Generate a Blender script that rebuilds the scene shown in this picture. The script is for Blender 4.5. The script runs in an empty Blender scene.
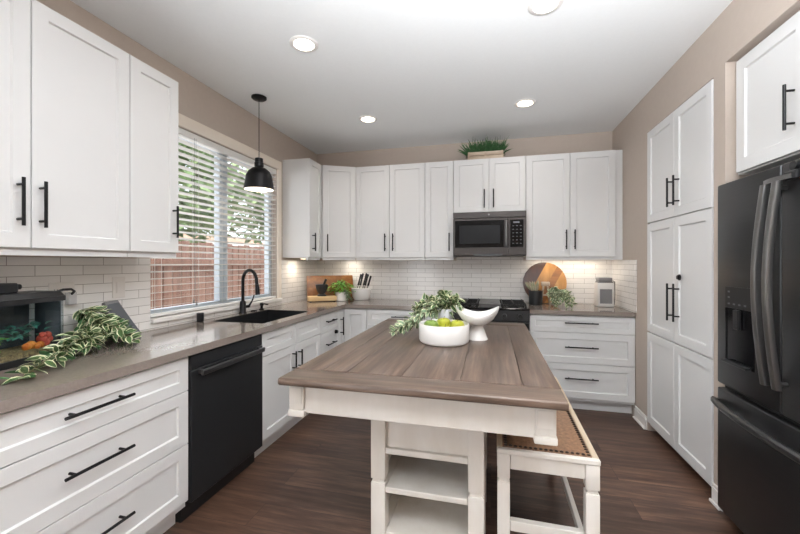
import bpy, bmesh, math, random
from mathutils import Vector, Matrix
random.seed(11)
PI = math.pi
S = bpy.context.scene
COL = S.collection

# ------------------------------------------------------------------ camera
F_PX, YAW, Y0, CAM_H = 365.055, math.radians(13.979), 263.05, 1.3429
cd = bpy.data.cameras.new('camera'); cam = bpy.data.objects.new('camera', cd); COL.objects.link(cam)
cam.location = (0, 0, CAM_H); cam.rotation_euler = (PI/2, 0, YAW)
cd.sensor_width = 36; cd.lens = 36*F_PX/800; cd.shift_y = (Y0-267)/800
cd.clip_start = .02; cd.clip_end = 200
S.camera = cam

# ------------------------------------------------------------------ world, lights, exposure
S.view_settings.view_transform = 'Standard'; S.view_settings.look = 'None'
S.view_settings.gamma = 1; S.view_settings.use_curve_mapping = False
S.view_settings.exposure = 0.43
S.cycles.use_denoising = True
S.cycles.max_bounces = 10; S.cycles.diffuse_bounces = 6; S.cycles.glossy_bounces = 4
S.cycles.transparent_max_bounces = 16
S.cycles.sample_clamp_indirect = 6
W = bpy.data.worlds.new('world'); S.world = W; W.use_nodes = True
wn = W.node_tree.nodes; wl = W.node_tree.links
bg = wn['Background']; bg.inputs['Color'].default_value = (.86, .93, 1, 1); bg.inputs['Strength'].default_value = 1.6

XW_ = -2.123
def lamp(name, kind, loc, power, color=(1, 1, 1), rot=(0, 0, 0), **kw):
    d = bpy.data.lights.new(name, kind); d.energy = power; d.color = color
    for k, v in kw.items(): setattr(d, k, v)
    o = bpy.data.objects.new(name, d); COL.objects.link(o); o.location = loc; o.rotation_euler = rot
    return o
lamp('sun', 'SUN', (-8, -4, 12), 3.0, (1, .95, .88), (math.radians(38), 0, math.radians(20)), angle=.02)
# added fill lamp at the unseen glass door behind the camera
lamp('added_side_fill', 'AREA', (XW_-.03, -2.1, 1.15), 62, (.95, .975, 1), (0, -PI/2-.1, math.radians(22)), shape='RECTANGLE', size=2.0, size_y=2.0)
# added lamp behind the camera, aimed up to brighten the ceiling
lamp('added_ceiling_fill', 'AREA', (.28, -.42, 1.72), 136, (.93, .965, 1), (PI-.46, 0, 0), shape='DISK', size=.5, spread=math.radians(116))
# daylight through the sink window
lamp('window_daylight', 'AREA', (-2.75, 2.63, 1.64), 9, (.93, .97, 1), (0, -PI/2, 0), shape='RECTANGLE', size=1.25, size_y=1.35)

# ------------------------------------------------------------------ materials
def lin(h):
    h = h.lstrip('#'); v = [int(h[i:i+2], 16)/255 for i in (0, 2, 4)]
    return tuple(((x/12.92) if x <= .04045 else ((x+.055)/1.055)**2.4) for x in v)+(1,)
class NT:
    def __init__(s, name):
        s.m = bpy.data.materials.new(name); s.m.use_nodes = True
        s.n = s.m.node_tree.nodes; s.l = s.m.node_tree.links; s.p = s.n['Principled BSDF']
    def add(s, t, **kw):
        x = s.n.new(t)
        for k, v in kw.items(): setattr(x, k, v)
        return x
    def coords(s, scale=(1, 1, 1), kind='Object'):
        c = s.add('ShaderNodeTexCoord'); m = s.add('ShaderNodeMapping'); m.inputs['Scale'].default_value = scale
        s.l.new(c.outputs[kind], m.inputs['Vector']); return m.outputs[0]
    def noise(s, vec, scale=5, detail=4, rough=.55):
        x = s.add('ShaderNodeTexNoise'); x.inputs['Scale'].default_value = scale
        x.inputs['Detail'].default_value = detail; x.inputs['Roughness'].default_value = rough
        s.l.new(vec, x.inputs['Vector']); return x.outputs['Fac']
    def ramp(s, fac, stops):
        r = s.add('ShaderNodeValToRGB'); e = r.color_ramp.elements
        while len(e) < len(stops): e.new(.5)
        for q, (pos, c) in zip(e, stops): q.position = pos; q.color = lin(c)
        s.l.new(fac, r.inputs['Fac']); return r.outputs['Color']
    def mix(s, a, b, fac, mode='MIX'):
        x = s.add('ShaderNodeMix', data_type='RGBA', blend_type=mode)
        for sock, v in ((x.inputs[6], a), (x.inputs[7], b), (x.inputs[0], fac)):
            if hasattr(v, 'is_output'): s.l.new(v, sock)
            else: sock.default_value = v
        return x.outputs[2]
    def base(s, c): s.l.new(c, s.p.inputs['Base Color'])
    def bump(s, h, strength=.2, dist=.002):
        b = s.add('ShaderNodeBump'); b.inputs['Strength'].default_value = strength; b.inputs['Distance'].default_value = dist
        s.l.new(h, b.inputs['Height']); s.l.new(b.outputs[0], s.p.inputs['Normal'])
def mat(name, col, rough=.5, metal=0, var=None, scale=8, stretch=(1, 1, 1), bump=0, spec=.5, coat=0, sub=0):
    t = NT(name); p = t.p
    p.inputs['Roughness'].default_value = rough; p.inputs['Metallic'].default_value = metal
    p.inputs['Specular IOR Level'].default_value = spec
    if coat: p.inputs['Coat Weight'].default_value = coat; p.inputs['Coat Roughness'].default_value = .08
    v = t.coords(stretch); n = t.noise(v, scale)
    t.base(t.ramp(n, [(.3, col), (.7, var or col)]))
    if bump: t.bump(n, bump)
    return t.m
def emit(name, col, strength):
    t = NT(name); t.p.inputs['Base Color'].default_value = lin(col)
    t.p.inputs['Emission Color'].default_value = lin(col); t.p.inputs['Emission Strength'].default_value = strength
    return t.m
def wood(name, stops, along='X', rough=.45, scale=6, sp=18, bump=.15):
    t = NT(name); k = {'X': (1, sp, sp), 'Y': (sp, 1, sp), 'Z': (sp, sp, 1)}[along]
    v = t.coords(k); n = t.noise(v, scale*.25, 8, .65)
    v2 = t.coords(tuple(q*.12 for q in k)); n2 = t.noise(v2, scale, 3)
    c = t.ramp(n, stops); c2 = t.ramp(n2, [(.3, '#c8c8c8'), (.7, '#ffffff')])
    t.base(t.mix(c, c2, .8, 'MULTIPLY')); t.p.inputs['Roughness'].default_value = rough
    if bump: t.bump(n, bump)
    return t.m
def tile(name, axis):
    t = NT(name); c = t.add('ShaderNodeTexCoord'); sp = t.add('ShaderNodeSeparateXYZ'); t.l.new(c.outputs['Object'], sp.inputs[0])
    cb = t.add('ShaderNodeCombineXYZ'); t.l.new(sp.outputs[axis], cb.inputs[0]); t.l.new(sp.outputs[2], cb.inputs[1])
    b = t.add('ShaderNodeTexBrick'); t.l.new(cb.outputs[0], b.inputs['Vector'])
    b.offset = .5; b.squash = 1
    for k, v in (('Scale', 1), ('Mortar Size', .0016), ('Mortar Smooth', .15), ('Bias', 0), ('Brick Width', .212), ('Row Height', .0512)): b.inputs[k].default_value = v
    b.inputs['Color1'].default_value = lin('#e9e6e3'); b.inputs['Color2'].default_value = lin('#e2dfdc'); b.inputs['Mortar'].default_value = lin('#a09a95')
    t.base(b.outputs['Color']); t.p.inputs['Roughness'].default_value = .16
    bn = t.add('ShaderNodeBump', invert=True); bn.inputs['Strength'].default_value = .5; bn.inputs['Distance'].default_value = .002
    t.l.new(b.outputs['Fac'], bn.inputs['Height']); t.l.new(bn.outputs[0], t.p.inputs['Normal'])
    return t.m
def floor_mat():
    t = NT('vinyl_plank_floor'); v = t.coords()
    b = t.add('ShaderNodeTexBrick'); t.l.new(v, b.inputs['Vector']); b.offset = .37; b.offset_frequency = 2
    for k, x in (('Scale', 1), ('Mortar Size', .0012), ('Mortar Smooth', .1), ('Bias', 0), ('Brick Width', 1.22), ('Row Height', .18)): b.inputs[k].default_value = x
    b.inputs['Color1'].default_value = (0, 0, 0, 1); b.inputs['Color2'].default_value = (1, 1, 1, 1); b.inputs['Mortar'].default_value = (.5, .5, .5, 1)
    # every plank gets its own shift of the grain
    sc = t.add('ShaderNodeVectorMath', operation='SCALE'); t.l.new(b.outputs['Color'], sc.inputs[0]); sc.inputs['Scale'].default_value = 7.0
    ad = t.add('ShaderNodeVectorMath', operation='ADD'); t.l.new(v, ad.inputs[0]); t.l.new(sc.outputs[0], ad.inputs[1])
    mp = t.add('ShaderNodeMapping'); mp.inputs['Scale'].default_value = (1.1, 13, 1); t.l.new(ad.outputs[0], mp.inputs['Vector'])
    n = t.noise(mp.outputs[0], 2.2, 8, .68)
    grain = t.ramp(n, [(.28, '#3d2a20'), (.5, '#664c3f'), (.75, '#937360')])
    mp2 = t.add('ShaderNodeMapping'); mp2.inputs['Scale'].default_value = (1.2, 4, 1); t.l.new(ad.outputs[0], mp2.inputs['Vector'])
    n2 = t.noise(mp2.outputs[0], 1.6, 3)
    c = t.mix(grain, t.ramp(n2, [(.3, '#a8a29f'), (.7, '#ffffff')]), .8, 'MULTIPLY')
    tone = t.ramp(b.outputs['Color'], [(0, '#b4adaa'), (1, '#fffaf5')])
    c = t.mix(c, tone, .75, 'MULTIPLY')
    t.base(t.mix(c, lin('#2a1f19'), b.outputs['Fac'])); t.p.inputs['Roughness'].default_value = .42
    t.bump(n, .12)
    return t.m
def glass(name, tint=(1, 1, 1, 1), refl=.08):
    t = NT(name); t.n.remove(t.p); out = t.n['Material Output']
    a = t.add('ShaderNodeBsdfTransparent'); a.inputs[0].default_value = tint
    g = t.add('ShaderNodeBsdfGlossy'); g.inputs['Roughness'].default_value = .02
    lw0 = t.add('ShaderNodeLayerWeight'); lw0.inputs[0].default_value = .5
    pw = t.add('ShaderNodeMath', operation='POWER'); t.l.new(lw0.outputs['Facing'], pw.inputs[0]); pw.inputs[1].default_value = 4
    lw = t.add('ShaderNodeMath', operation='MULTIPLY_ADD'); t.l.new(pw.outputs[0], lw.inputs[0]); lw.inputs[1].default_value = .8; lw.inputs[2].default_value = .04
    mx = t.add('ShaderNodeMixShader'); t.l.new(lw.outputs[0], mx.inputs[0]); t.l.new(a.outputs[0], mx.inputs[1]); t.l.new(g.outputs[0], mx.inputs[2])
    t.l.new(mx.outputs[0], out.inputs[0]); return t.m

M = {}
M['cab'] = mat('white_cabinet_paint', '#e0e0e0', .38, var='#e2e2e2', scale=3)
M['wall'] = mat('tan_wall_paint', '#baada2', .75, var='#bdb0a5', scale=30, bump=.03)
M['ceil'] = mat('ceiling_paint', '#eceeef', .9, var='#eef0f1', scale=60, bump=.03)
M['trim'] = mat('white_trim_paint', '#ece9e6', .4)
M['casing'] = mat('cream_casing_paint', '#e9dfd2', .45)
M['quartz'] = mat('taupe_quartz', '#7e736c', .12, var='#867b73', scale=90, spec=.6)
M['black'] = mat('matte_black_metal', '#19181a', .4, .6)
M['blackp'] = mat('black_plastic', '#17181a', .45)
M['slate'] = mat('slate_black_steel', '#3b3b3c', .33, .75, var='#3e3e3f', scale=4, stretch=(1, 1, 40))
M['slate_dark'] = mat('dark_slate_panel', '#1f1f21', .3, .3)
M['steel'] = mat('dark_brushed_steel', '#7a7979', .3, .95, var='#828181', scale=9)
M['dw'] = mat('black_steel', '#2b2c2e', .4, .5, var='#2e2f31', scale=3)
M['gloss'] = mat('black_glass', '#0c0c0e', .14, spec=.25)
M['mw'] = mat('microwave_slate', '#45403e', .4, .6)
M['mwglass'] = mat('microwave_window', '#19191b', .35, spec=.2)
M['grate'] = mat('cast_iron', '#1c1b1b', .6, .3)
M['griddle'] = mat('grey_griddle', '#6c6a68', .45, .5)
M['floor'] = floor_mat()
M['tileX'] = tile('subway_tile_side', 1); M['tileY'] = tile('subway_tile_back', 0)
ts = [(.28, '#3c2f27'), (.5, '#5b4a3f'), (.72, '#766255')]
M['topY'] = wood('stained_table_wood_long', ts, 'Y', .36, 12); M['topX'] = wood('stained_table_wood_cross', ts, 'X', .36, 12)
M['antique'] = mat('antiqued_white_paint', '#e0dcd6', .55, var='#d6d0c7', scale=14, stretch=(1, 1, .3))
M['rubbed'] = wood('worn_wood_edge', [(.3, '#d8bf9e'), (.7, '#e8d8c0')], 'Y', .5)
M['leather'] = mat('hammered_brown_leather', '#644936', .42, var='#8c694e', scale=75, bump=.6)
M['nail'] = mat('aged_brass_nailheads', '#3c322c', .35, .8)
M['white'] = mat('white_glazed_ceramic', '#efedeb', .25, var='#f1efec')
M['pale'] = mat('pale_grey_ceramic', '#d9dbe0', .35)
M['acacia'] = wood('acacia_board', [(.25, '#5f3a20'), (.5, '#95602f'), (.75, '#b98248')], 'X', .4, 7, 8)
M['acaciaD'] = wood('dark_acacia', [(.25, '#2c1612'), (.6, '#4b2a1e'), (.8, '#63402a')], 'Z', .4, 7, 8)
M['acaciaL'] = wood('light_acacia', [(.25, '#94602c'), (.5, '#ba8446'), (.8, '#d3a765')], 'Z', .4, 7, 8)
M['pine'] = wood('pale_pine', [(.3, '#d3ac7a'), (.7, '#ebcf9f')], 'X', .5, 5, 10)
M['weather'] = wood('weathered_crate_wood', [(.3, '#a68d76'), (.5, '#cdb8a1'), (.7, '#e2d3c0')], 'X', .7, 7, 12)
M['stone'] = mat('black_granite', '#222224', .4, var='#2f2f33', scale=60)
M['basil'] = mat('bright_basil_leaf', '#56992f', .5, var='#8cc355', scale=40)
M['fern'] = mat('dark_grass_leaf', '#2b4f2c', .6, var='#41703c', scale=40)
M['leafg'] = mat('green_leaf_centre', '#36502a', .5, var='#587443', scale=50)
M['leafc'] = mat('cream_leaf_margin', '#d9d8ae', .5, var='#ecebd0', scale=50)
M['sage'] = mat('sage_leaf', '#5f7857', .55, var='#8a9f7d', scale=50)
M['stem'] = mat('plant_stem', '#5b5a35', .6)
M['apple'] = mat('green_apple_skin', '#8f9a2a', .3, var='#aba832', scale=9)
M['pear'] = mat('dark_green_apple_skin', '#5f7a33', .35, var='#7b8f40', scale=9)
M['adapter'] = mat('grey_white_plastic', '#b3b0b0', .4)
M['dwbar'] = mat('grey_slate_bar', '#59595a', .32, .8)
M['soil'] = mat('dark_soil', '#2b221b', .9)
M['plate'] = mat('white_plastic_plate', '#d9d4cf', .4)
M['grey'] = mat('grey_fabric_plastic', '#6d6a6b', .6, var='#757273', scale=120)
M['glass'] = glass('window_glass'); M['tank'] = glass('aquarium_glass', (.70, .76, .78, 1))
M['gravel'] = mat('aquarium_gravel', '#5d4c37', .9, var='#b59a68', scale=90, bump=.6)
M['tankback'] = mat('aquarium_backdrop', '#3b444b', .6, var='#56616a', scale=14)
M['orange'] = mat('orange_aquarium_ornament', '#d6621e', .5, var='#e89b3a', scale=40)
M['red'] = mat('red_aquarium_coral', '#b0342a', .5, var='#d2604c', scale=40)
M['teal'] = mat('teal_aquarium_weed', '#2f6f63', .5, var='#4f9483', scale=40)
M['lampglow'] = emit('recessed_lamp_glow', '#fff1dd', 9)
M['bulb'] = emit('pendant_bulb_glow', '#ffe9c9', 3)
M['ledglow'] = emit('led_strip_glow', '#ffeed6', 6)
M['blind'] = mat('white_blind_slat', '#e8e7e4', .45)
M['vinyl'] = mat('white_vinyl_frame', '#c6ced6', .4)
M['fence'] = wood('red_brown_fence', [(.3, '#86604f'), (.6, '#a98271'), (.8, '#c09d8c')], 'Z', .8, 6, 14)
M['tree'] = mat('tree_leaf', '#74905e', .6, var='#b4c898', scale=3)
M['bark'] = mat('tree_bark', '#5c4b3c', .9)
M['stucco'] = mat('pale_stucco', '#d9d4cc', .9, var='#e3ded6', scale=50)
M['roof'] = mat('clay_roof', '#a58873', .8, var='#bf9f87', scale=20)
M['ground'] = mat('dry_ground', '#8b7d6a', .95, var='#a29580', scale=4)
M['lcd'] = mat('grey_display', '#55575c', .2)
M['mark'] = mat('pale_button_mark', '#66686c', .4)

# ------------------------------------------------------------------ mesh builder
class B:
    def __init__(s): s.bm = bmesh.new(); s.m = 0
    def raw(s, vs, fs):
        v = [s.bm.verts.new(p) for p in vs]
        for f in fs:
            try: s.bm.faces.new([v[i] for i in f]).material_index = s.m
            except ValueError: pass
        return v
    def merge(s, t):
        idx = {v: i for i, v in enumerate(t.verts)}
        s.raw([v.co.copy() for v in t.verts], [[idx[v] for v in f.verts] for f in t.faces]); t.free()
    def hexa(s, P, bev=0, seg=1):
        t = bmesh.new(); v = [t.verts.new(p) for p in P]
        for f in ((0, 3, 2, 1), (4, 5, 6, 7), (0, 1, 5, 4), (1, 2, 6, 5), (2, 3, 7, 6), (3, 0, 4, 7)): t.faces.new([v[i] for i in f])
        bmesh.ops.recalc_face_normals(t, faces=t.faces[:])
        if bev: bmesh.ops.bevel(t, geom=t.edges[:], offset=bev, segments=seg, affect='EDGES', profile=.5)
        s.merge(t)
    def box(s, x0, x1, y0, y1, z0, z1, bev=0, seg=1):
        s.hexa([(x0, y0, z0), (x1, y0, z0), (x1, y1, z0), (x0, y1, z0), (x0, y0, z1), (x1, y0, z1), (x1, y1, z1), (x0, y1, z1)], bev, seg)
    def tbox(s, t, a0, a1, b0, b1, c0, c1, bev=0):
        s.hexa([t(a, b, c) for a, b, c in ((a0, b0, c0), (a1, b0, c0), (a1, b0, c1), (a0, b0, c1), (a0, b1, c0), (a1, b1, c0), (a1, b1, c1), (a0, b1, c1))], bev)
    def rings(s, rs, cap0=True, cap1=True, closed=False):
        n = len(rs[0]); vs = [p for r in rs for p in r]; fs = []
        m = len(rs)
        for i in range(m if closed else m-1):
            j = (i+1) % m
            for k in range(n):
                q = (k+1) % n; fs.append((i*n+k, i*n+q, j*n+q, j*n+k))
        if not closed:
            if cap0: fs.append(tuple(range(n-1, -1, -1)))
            if cap1: fs.append(tuple((m-1)*n+k for k in range(n)))
        s.raw(vs, fs)
    def tube(s, pts, r, n=8):
        pts = [Vector(p) for p in pts]; rs = r if isinstance(r, (list, tuple)) else [r]*len(pts)
        out = []; up = None
        for i, p in enumerate(pts):
            d = (pts[min(i+1, len(pts)-1)]-pts[max(i-1, 0)]).normalized()
            if up is None: up = d.orthogonal().normalized()
            up = (up-d*up.dot(d)).normalized(); w = d.cross(up)
            out.append([p+(up*math.cos(2*PI*k/n)+w*math.sin(2*PI*k/n))*rs[i] for k in range(n)])
        s.rings(out)
    def lathe(s, prof, c=(0, 0, 0), n=32, fn=None, caps=(True, True)):
        out = []
        for r, z in prof:
            r = max(r, 1e-4)
            ring = []
            for k in range(n):
                a = 2*PI*k/n; p = Vector((c[0]+r*math.cos(a), c[1]+r*math.sin(a), c[2]+z))
                ring.append(fn(p, a, r) if fn else p)
            out.append(ring)
        s.rings(out, *caps)
    def ball(s, c, r, sc=(1, 1, 1), n=14):
        prof = [(r*math.sin(PI*i/n), -r*math.cos(PI*i/n)) for i in range(n+1)]
        s.lathe([(a*sc[0], z*sc[2]) for a, z in prof], c, n+4)
    def prism(s, poly, z0, z1):
        n = len(poly)
        s.raw([(x, y, z0) for x, y in poly]+[(x, y, z1) for x, y in poly],
              [tuple(range(n-1, -1, -1)), tuple(range(n, 2*n))]+[(i, (i+1) % n, n+(i+1) % n, n+i) for i in range(n)])
    def leaf(s, base, d, L, w, nrm, droop=.3, m0=0, m1=None):
        d = Vector(d).normalized(); nrm = Vector(nrm); side = d.cross(nrm)
        if side.length < 1e-3: side = d.orthogonal()
        side.normalize(); nrm = side.cross(d).normalized()
        rows = []
        for i, (t, k) in enumerate(((0, .08), (.22, .75), (.5, 1), (.78, .68), (1, .03))):
            c = Vector(base)+d*(L*t)+Vector((0, 0, -droop*L*t*t)); h = w*.5*k
            rows.append([c-side*h+nrm*h*.35, c-side*h*.68+nrm*h*.2, c, c+side*h*.68+nrm*h*.2, c+side*h+nrm*h*.35])
        vs = [p for r in rows for p in r]
        for j in range(4):
            s.m = m1 if (m1 is not None and j in (0, 3)) else m0
            s.raw_part(vs, [(i*5+j, i*5+j+1, i*5+j+6, i*5+j+5) for i in range(4)])
    def raw_part(s, vs, fs):
        used = sorted({i for f in fs for i in f}); mp = {u: i for i, u in enumerate(used)}
        s.raw([vs[u] for u in used], [[mp[i] for i in f] for f in fs])

ORG = {}
def mesh(name, b, mats, org=(0, 0, 0), smooth=35, recalc=True):
    if recalc: bmesh.ops.recalc_face_normals(b.bm, faces=b.bm.faces[:])
    bmesh.ops.translate(b.bm, verts=b.bm.verts[:], vec=-Vector(org))
    me = bpy.data.meshes.new(name); b.bm.to_mesh(me); b.bm.free()
    for m in (mats if isinstance(mats, (list, tuple)) else [mats]): me.materials.append(M[m] if isinstance(m, str) else m)
    if smooth:
        me.shade_smooth(); me.set_sharp_from_angle(angle=math.radians(smooth))
    return me
def part(name, b, mats, parent, label=None, **kw):
    o = bpy.data.objects.new(name, mesh(name, b, mats, ORG[parent.name], **kw)); COL.objects.link(o)
    o.parent = parent; ORG[o.name] = ORG[parent.name]
    if label: o['label'] = label
    return o
def tag(o, label, cat, group=None):
    o['label'] = label; o['category'] = cat
    if group: o['group'] = group
    return o
def thing(name, label, cat, loc, rz=0, group=None, local=False):
    o = bpy.data.objects.new(name, None); COL.objects.link(o); o.empty_display_size = .05
    o.location = loc; o.rotation_euler = (0, 0, rz); ORG[o.name] = Vector((0, 0, 0)) if local else Vector(loc)
    return tag(o, label, cat, group)
def solo(name, b, mats, label, cat, loc, group=None, **kw):
    o = bpy.data.objects.new(name, mesh(name, b, mats, loc, **kw)); COL.objects.link(o); o.location = loc
    ORG[o.name] = Vector(loc)
    return tag(o, label, cat, group)
def struct(name, b, mats, parent=None, **kw):
    o = bpy.data.objects.new(name, mesh(name, b, mats, (0, 0, 0), **kw)); COL.objects.link(o); ORG[o.name] = Vector((0, 0, 0))
    if parent: o.parent = parent
    else: o['kind'] = 'structure'
    return o
def copy_tree(o, parent=None):
    c = o.copy(); COL.objects.link(c); c.parent = parent
    for ch in list(o.children): copy_tree(ch, c)
    return c

def frame(o, u, n):
    o, u, n = Vector(o), Vector(u).normalized(), Vector(n).normalized(); z = Vector((0, 0, 1))
    return lambda a, b, c: o+u*a+z*b+n*c
def shaker(b, t, u0, u1, v0, v1, th=.02, fr=.057, rec=.009):
    g = .0022; u0 += g; u1 -= g; v0 += g; v1 -= g
    L = []
    for ins, c in ((0, 0), (0, th-.0015), (.0015, th), (fr, th), (fr+.005, th-rec)):
        L.append([t(u0+ins, v0+ins, c), t(u1-ins, v0+ins, c), t(u1-ins, v1-ins, c), t(u0+ins, v1-ins, c)])
    b.rings(L)
def pull(b, t, u, v, L, vert, c0=.02, r=.0062):
    so = .034
    P = (lambda s, c: t(u, v+s, c)) if vert else (lambda s, c: t(u+s, v, c))
    b.tube([P(-L/2, c0+so), P(L/2, c0+so)], r, 10)
    for s in (-.36*L, .36*L): b.tube([P(s, c0-.001), P(s, c0+so)], r*.85, 8)
def fronts(root, t, fs, fr=.057):
    for kind, u0, u1, v0, v1, h in fs:
        b = B(); shaker(b, t, u0, u1, v0, v1, fr=min(fr, (v1-v0)*.3, (u1-u0)*.28))
        d = part(kind, b, 'cab', root)
        if h:
            hb = B(); pull(hb, t, h[1], h[2], h[3], h[0] == 'v'); part('handle', hb, 'black', d)
def cabinet(name, label, cat, t, Wd, depth, z0, z1, fs, group=None, toe=None, rail=None, gap=.0015, fr=.057):
    r = thing(name, label, cat, t(Wd/2, z0 if toe is None else 0, -depth/2), group=group)
    b = B(); b.tbox(t, gap, Wd-gap, z0, z1, -depth, -.0005); part('body', b, 'cab', r)
    if toe is not None:
        b = B(); b.tbox(t, gap, Wd-gap, .002, z0-.0005, -depth, -.062); part('toe_kick', b, 'cab', r)
    if rail:
        b = B(); b.tbox(t, gap, Wd-gap, rail, z0-.0005, -.02, .001); part('light_rail', b, 'cab', r)
    fronts(r, t, fs, fr)
    return r

# ------------------------------------------------------------------ the room
XW, XR, YB, ZC = -2.123, 1.222, 4.2, 2.7085
YR = -3.5
b = B(); b.box(-2.27, 2.1, YR, 4.35, -.1, 0); struct('floor', b, 'floor')
b = B(); b.box(-2.27, 2.1, YR, 4.35, ZC, ZC+.12); struct('ceiling', b, 'ceil')
WY0, WY1, WZ0, WZ1 = 1.885, 3.315, .985, 2.30
b = B()
b.box(XW-.14, XW, YR, -3.15, 0, ZC); b.box(XW-.14, XW, -3.15, -1.05, 2.25, ZC); b.box(XW-.14, XW, -1.05, WY0, 0, ZC); b.box(XW-.14, XW, WY1, 4.34, 0, ZC)
b.box(XW-.14, XW, WY0, WY1, 0, WZ0-.03); b.box(XW-.14, XW, WY0, WY1, WZ1, ZC)
struct('wall_left', b, 'wall')
b = B(); b.box(XW, 2.09, YB, YB+.14, 0, ZC); struct('wall_back', b, 'wall')
PY0, PY1, FY0, FY1 = 2.43, 3.322, 1.36, 2.325
b = B()
b.box(XR, XR+.14, PY1, YB, 0, ZC)
b.box(XR, XR+.14, PY0, PY1, 2.393, ZC); b.box(XR, XR+.8, FY1, PY0, 0, ZC)
b.box(XR, XR+.14, FY0, FY1, 2.42, ZC); b.box(XR, XR+.14, YR, FY0, 0, ZC)
b.box(XR+.8, XR+.87, FY0-.1, YB, 0, ZC); b.box(XR+.14, XR+.8, FY0-.1, FY0-.02, 0, ZC)
struct('wall_right', b, 'wall')
b = B(); b.box(XW-.14, 2.09, YR-.14, YR, 0, ZC); struct('wall_rear', b, 'wall')
b = B()   # unseen sliding glass door, added as a light opening behind the camera
for y0, y1 in ((-3.15, -2.11), (-2.09, -1.05)):
    b.box(XW-.09, XW-.04, y0, y0+.06, 0, 2.25); b.box(XW-.09, XW-.04, y1-.06, y1, 0, 2.25)
    b.box(XW-.09, XW-.04, y0+.06, y1-.06, 0, .08); b.box(XW-.09, XW-.04, y0+.06, y1-.06, 2.17, 2.25)
d1 = struct('unseen_door', b, 'vinyl')
b = B(); b.box(XW-.068, XW-.062, -3.09, -2.17, .08, 2.17); b.box(XW-.068, XW-.062, -2.03, -1.11, .08, 2.17); struct('unseen_door_pane', b, 'glass', d1)

# backsplash tile
ZT0, ZT1 = .9145, 1.371
b = B(); b.box(XW, XW+.008, .62, WY0-.003, ZT0, ZT1); b.box(XW, XW+.008, WY1+.062, YB, ZT0, ZT1)
b.box(XW, XW+.008, WY0-.003, WY1+.062, ZT0, WZ0-.032); struct('trim_1', b, 'tileX')
b = B(); b.box(XW+.008, XR-.008, YB-.008, YB, ZT0, ZT1); b.box(-.38, .343, YB-.008, YB, ZT1, 1.41); struct('trim_2', b, 'tileY')
b = B(); b.box(XR-.008, XR, 3.55, YB, ZT0, ZT1); struct('trim_3', b, 'tileX')
# baseboards on the right wall
def baseboard(b, y0, y1, x=XR, e=.0):
    b.box(x-.014, x, y0, y1, 0, .085, .002); b.box(x-.010, x, y0, y1, .0855, .108, .003)
    b.box(x-.028, x-.0145, y0, y1, 0, .018, .004)
b = B(); baseboard(b, 3.33, 3.568); baseboard(b, 2.335, 2.425); baseboard(b, YR+.02, 1.35); struct('baseboard_right', b, 'trim')

# window over the sink
b = B(); x0, x1 = XW-.115, XW-.06
for y0, y1, z0, z1 in ((WY0, WY1, WZ0, WZ0+.045), (WY0, WY1, WZ1-.045, WZ1), (WY0, WY0+.045, WZ0+.045, WZ1-.045), (WY1-.045, WY1, WZ0+.045, WZ1-.045),
                       (2.575, 2.625, WZ0+.045, WZ1-.045), (2.63, 2.67, WZ0+.045, WZ1-.045)):
    b.box(x0, x1, y0, y1, z0, z1, .003)
w1 = struct('window_1', b, 'vinyl')
b = B(); b.box(XW-.092, XW-.088, WY0+.045, 2.575, WZ0+.045, WZ1-.045); b.box(XW-.082, XW-.078, 2.67, WY1-.045, WZ0+.045, WZ1-.045); struct('window_pane', b, 'glass', w1)
b = B(); b.box(XW-.14, XW+.03, WY0-.002, WY1+.062, WZ0-.03, WZ0-.001, .003); struct('window_sill', b, 'trim', w1)
b = B(); b.box(XW, XW+.018, WY0-.06, WY1+.062, WZ1, WZ1+.088, .003); b.box(XW, XW+.018, WY1, WY1+.062, WZ0, WZ1-.001, .003)
struct('window_casing', b, 'casing', w1)

# ------------------------------------------------------------------ base cabinets, left run
XF = -1.515; DL = XF-(XW+.002)
def left(y0): return frame((XF, y0, 0), (0, 1, 0), (1, 0, 0))
ZD = .868
t = left(.646)
cabinet('base_cabinet', 'wide white three-drawer base cabinet left of the dishwasher', 'cabinet', t, .9, DL, .1, .874,
        [('drawer', 0, .9, .695, ZD, ('h', .451, .79, .258)), ('drawer', 0, .9, .425, .695, ('h', .451, .573, .258)), ('drawer', 0, .9, .134, .425, ('h', .451, .29, .258))], toe=1)
t = left(2.162)
cabinet('base_cabinet', 'white two-door base cabinet under the black sink', 'cabinet', t, .868, DL, .1, .65,
        [('false_front', 0, .434, .705, ZD, None), ('false_front', .434, .868, .705, ZD, None),
         ('door', 0, .434, .134, .705, ('v', .386, .585, .15)), ('door', .434, .868, .134, .705, ('v', .476, .58, .15))], toe=1)
t = left(3.03)
cabinet('base_cabinet', 'narrow white drawer stack between sink cabinet and corner', 'cabinet', t, .40, DL, .1, .874,
        [('drawer', 0, .40, .695, ZD, ('h', .19, .795, .2)), ('drawer', 0, .40, .425, .695, ('h', .19, .58, .2)), ('drawer', 0, .40, .134, .425, ('h', .19, .29, .2))], toe=1, fr=.045)
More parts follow.
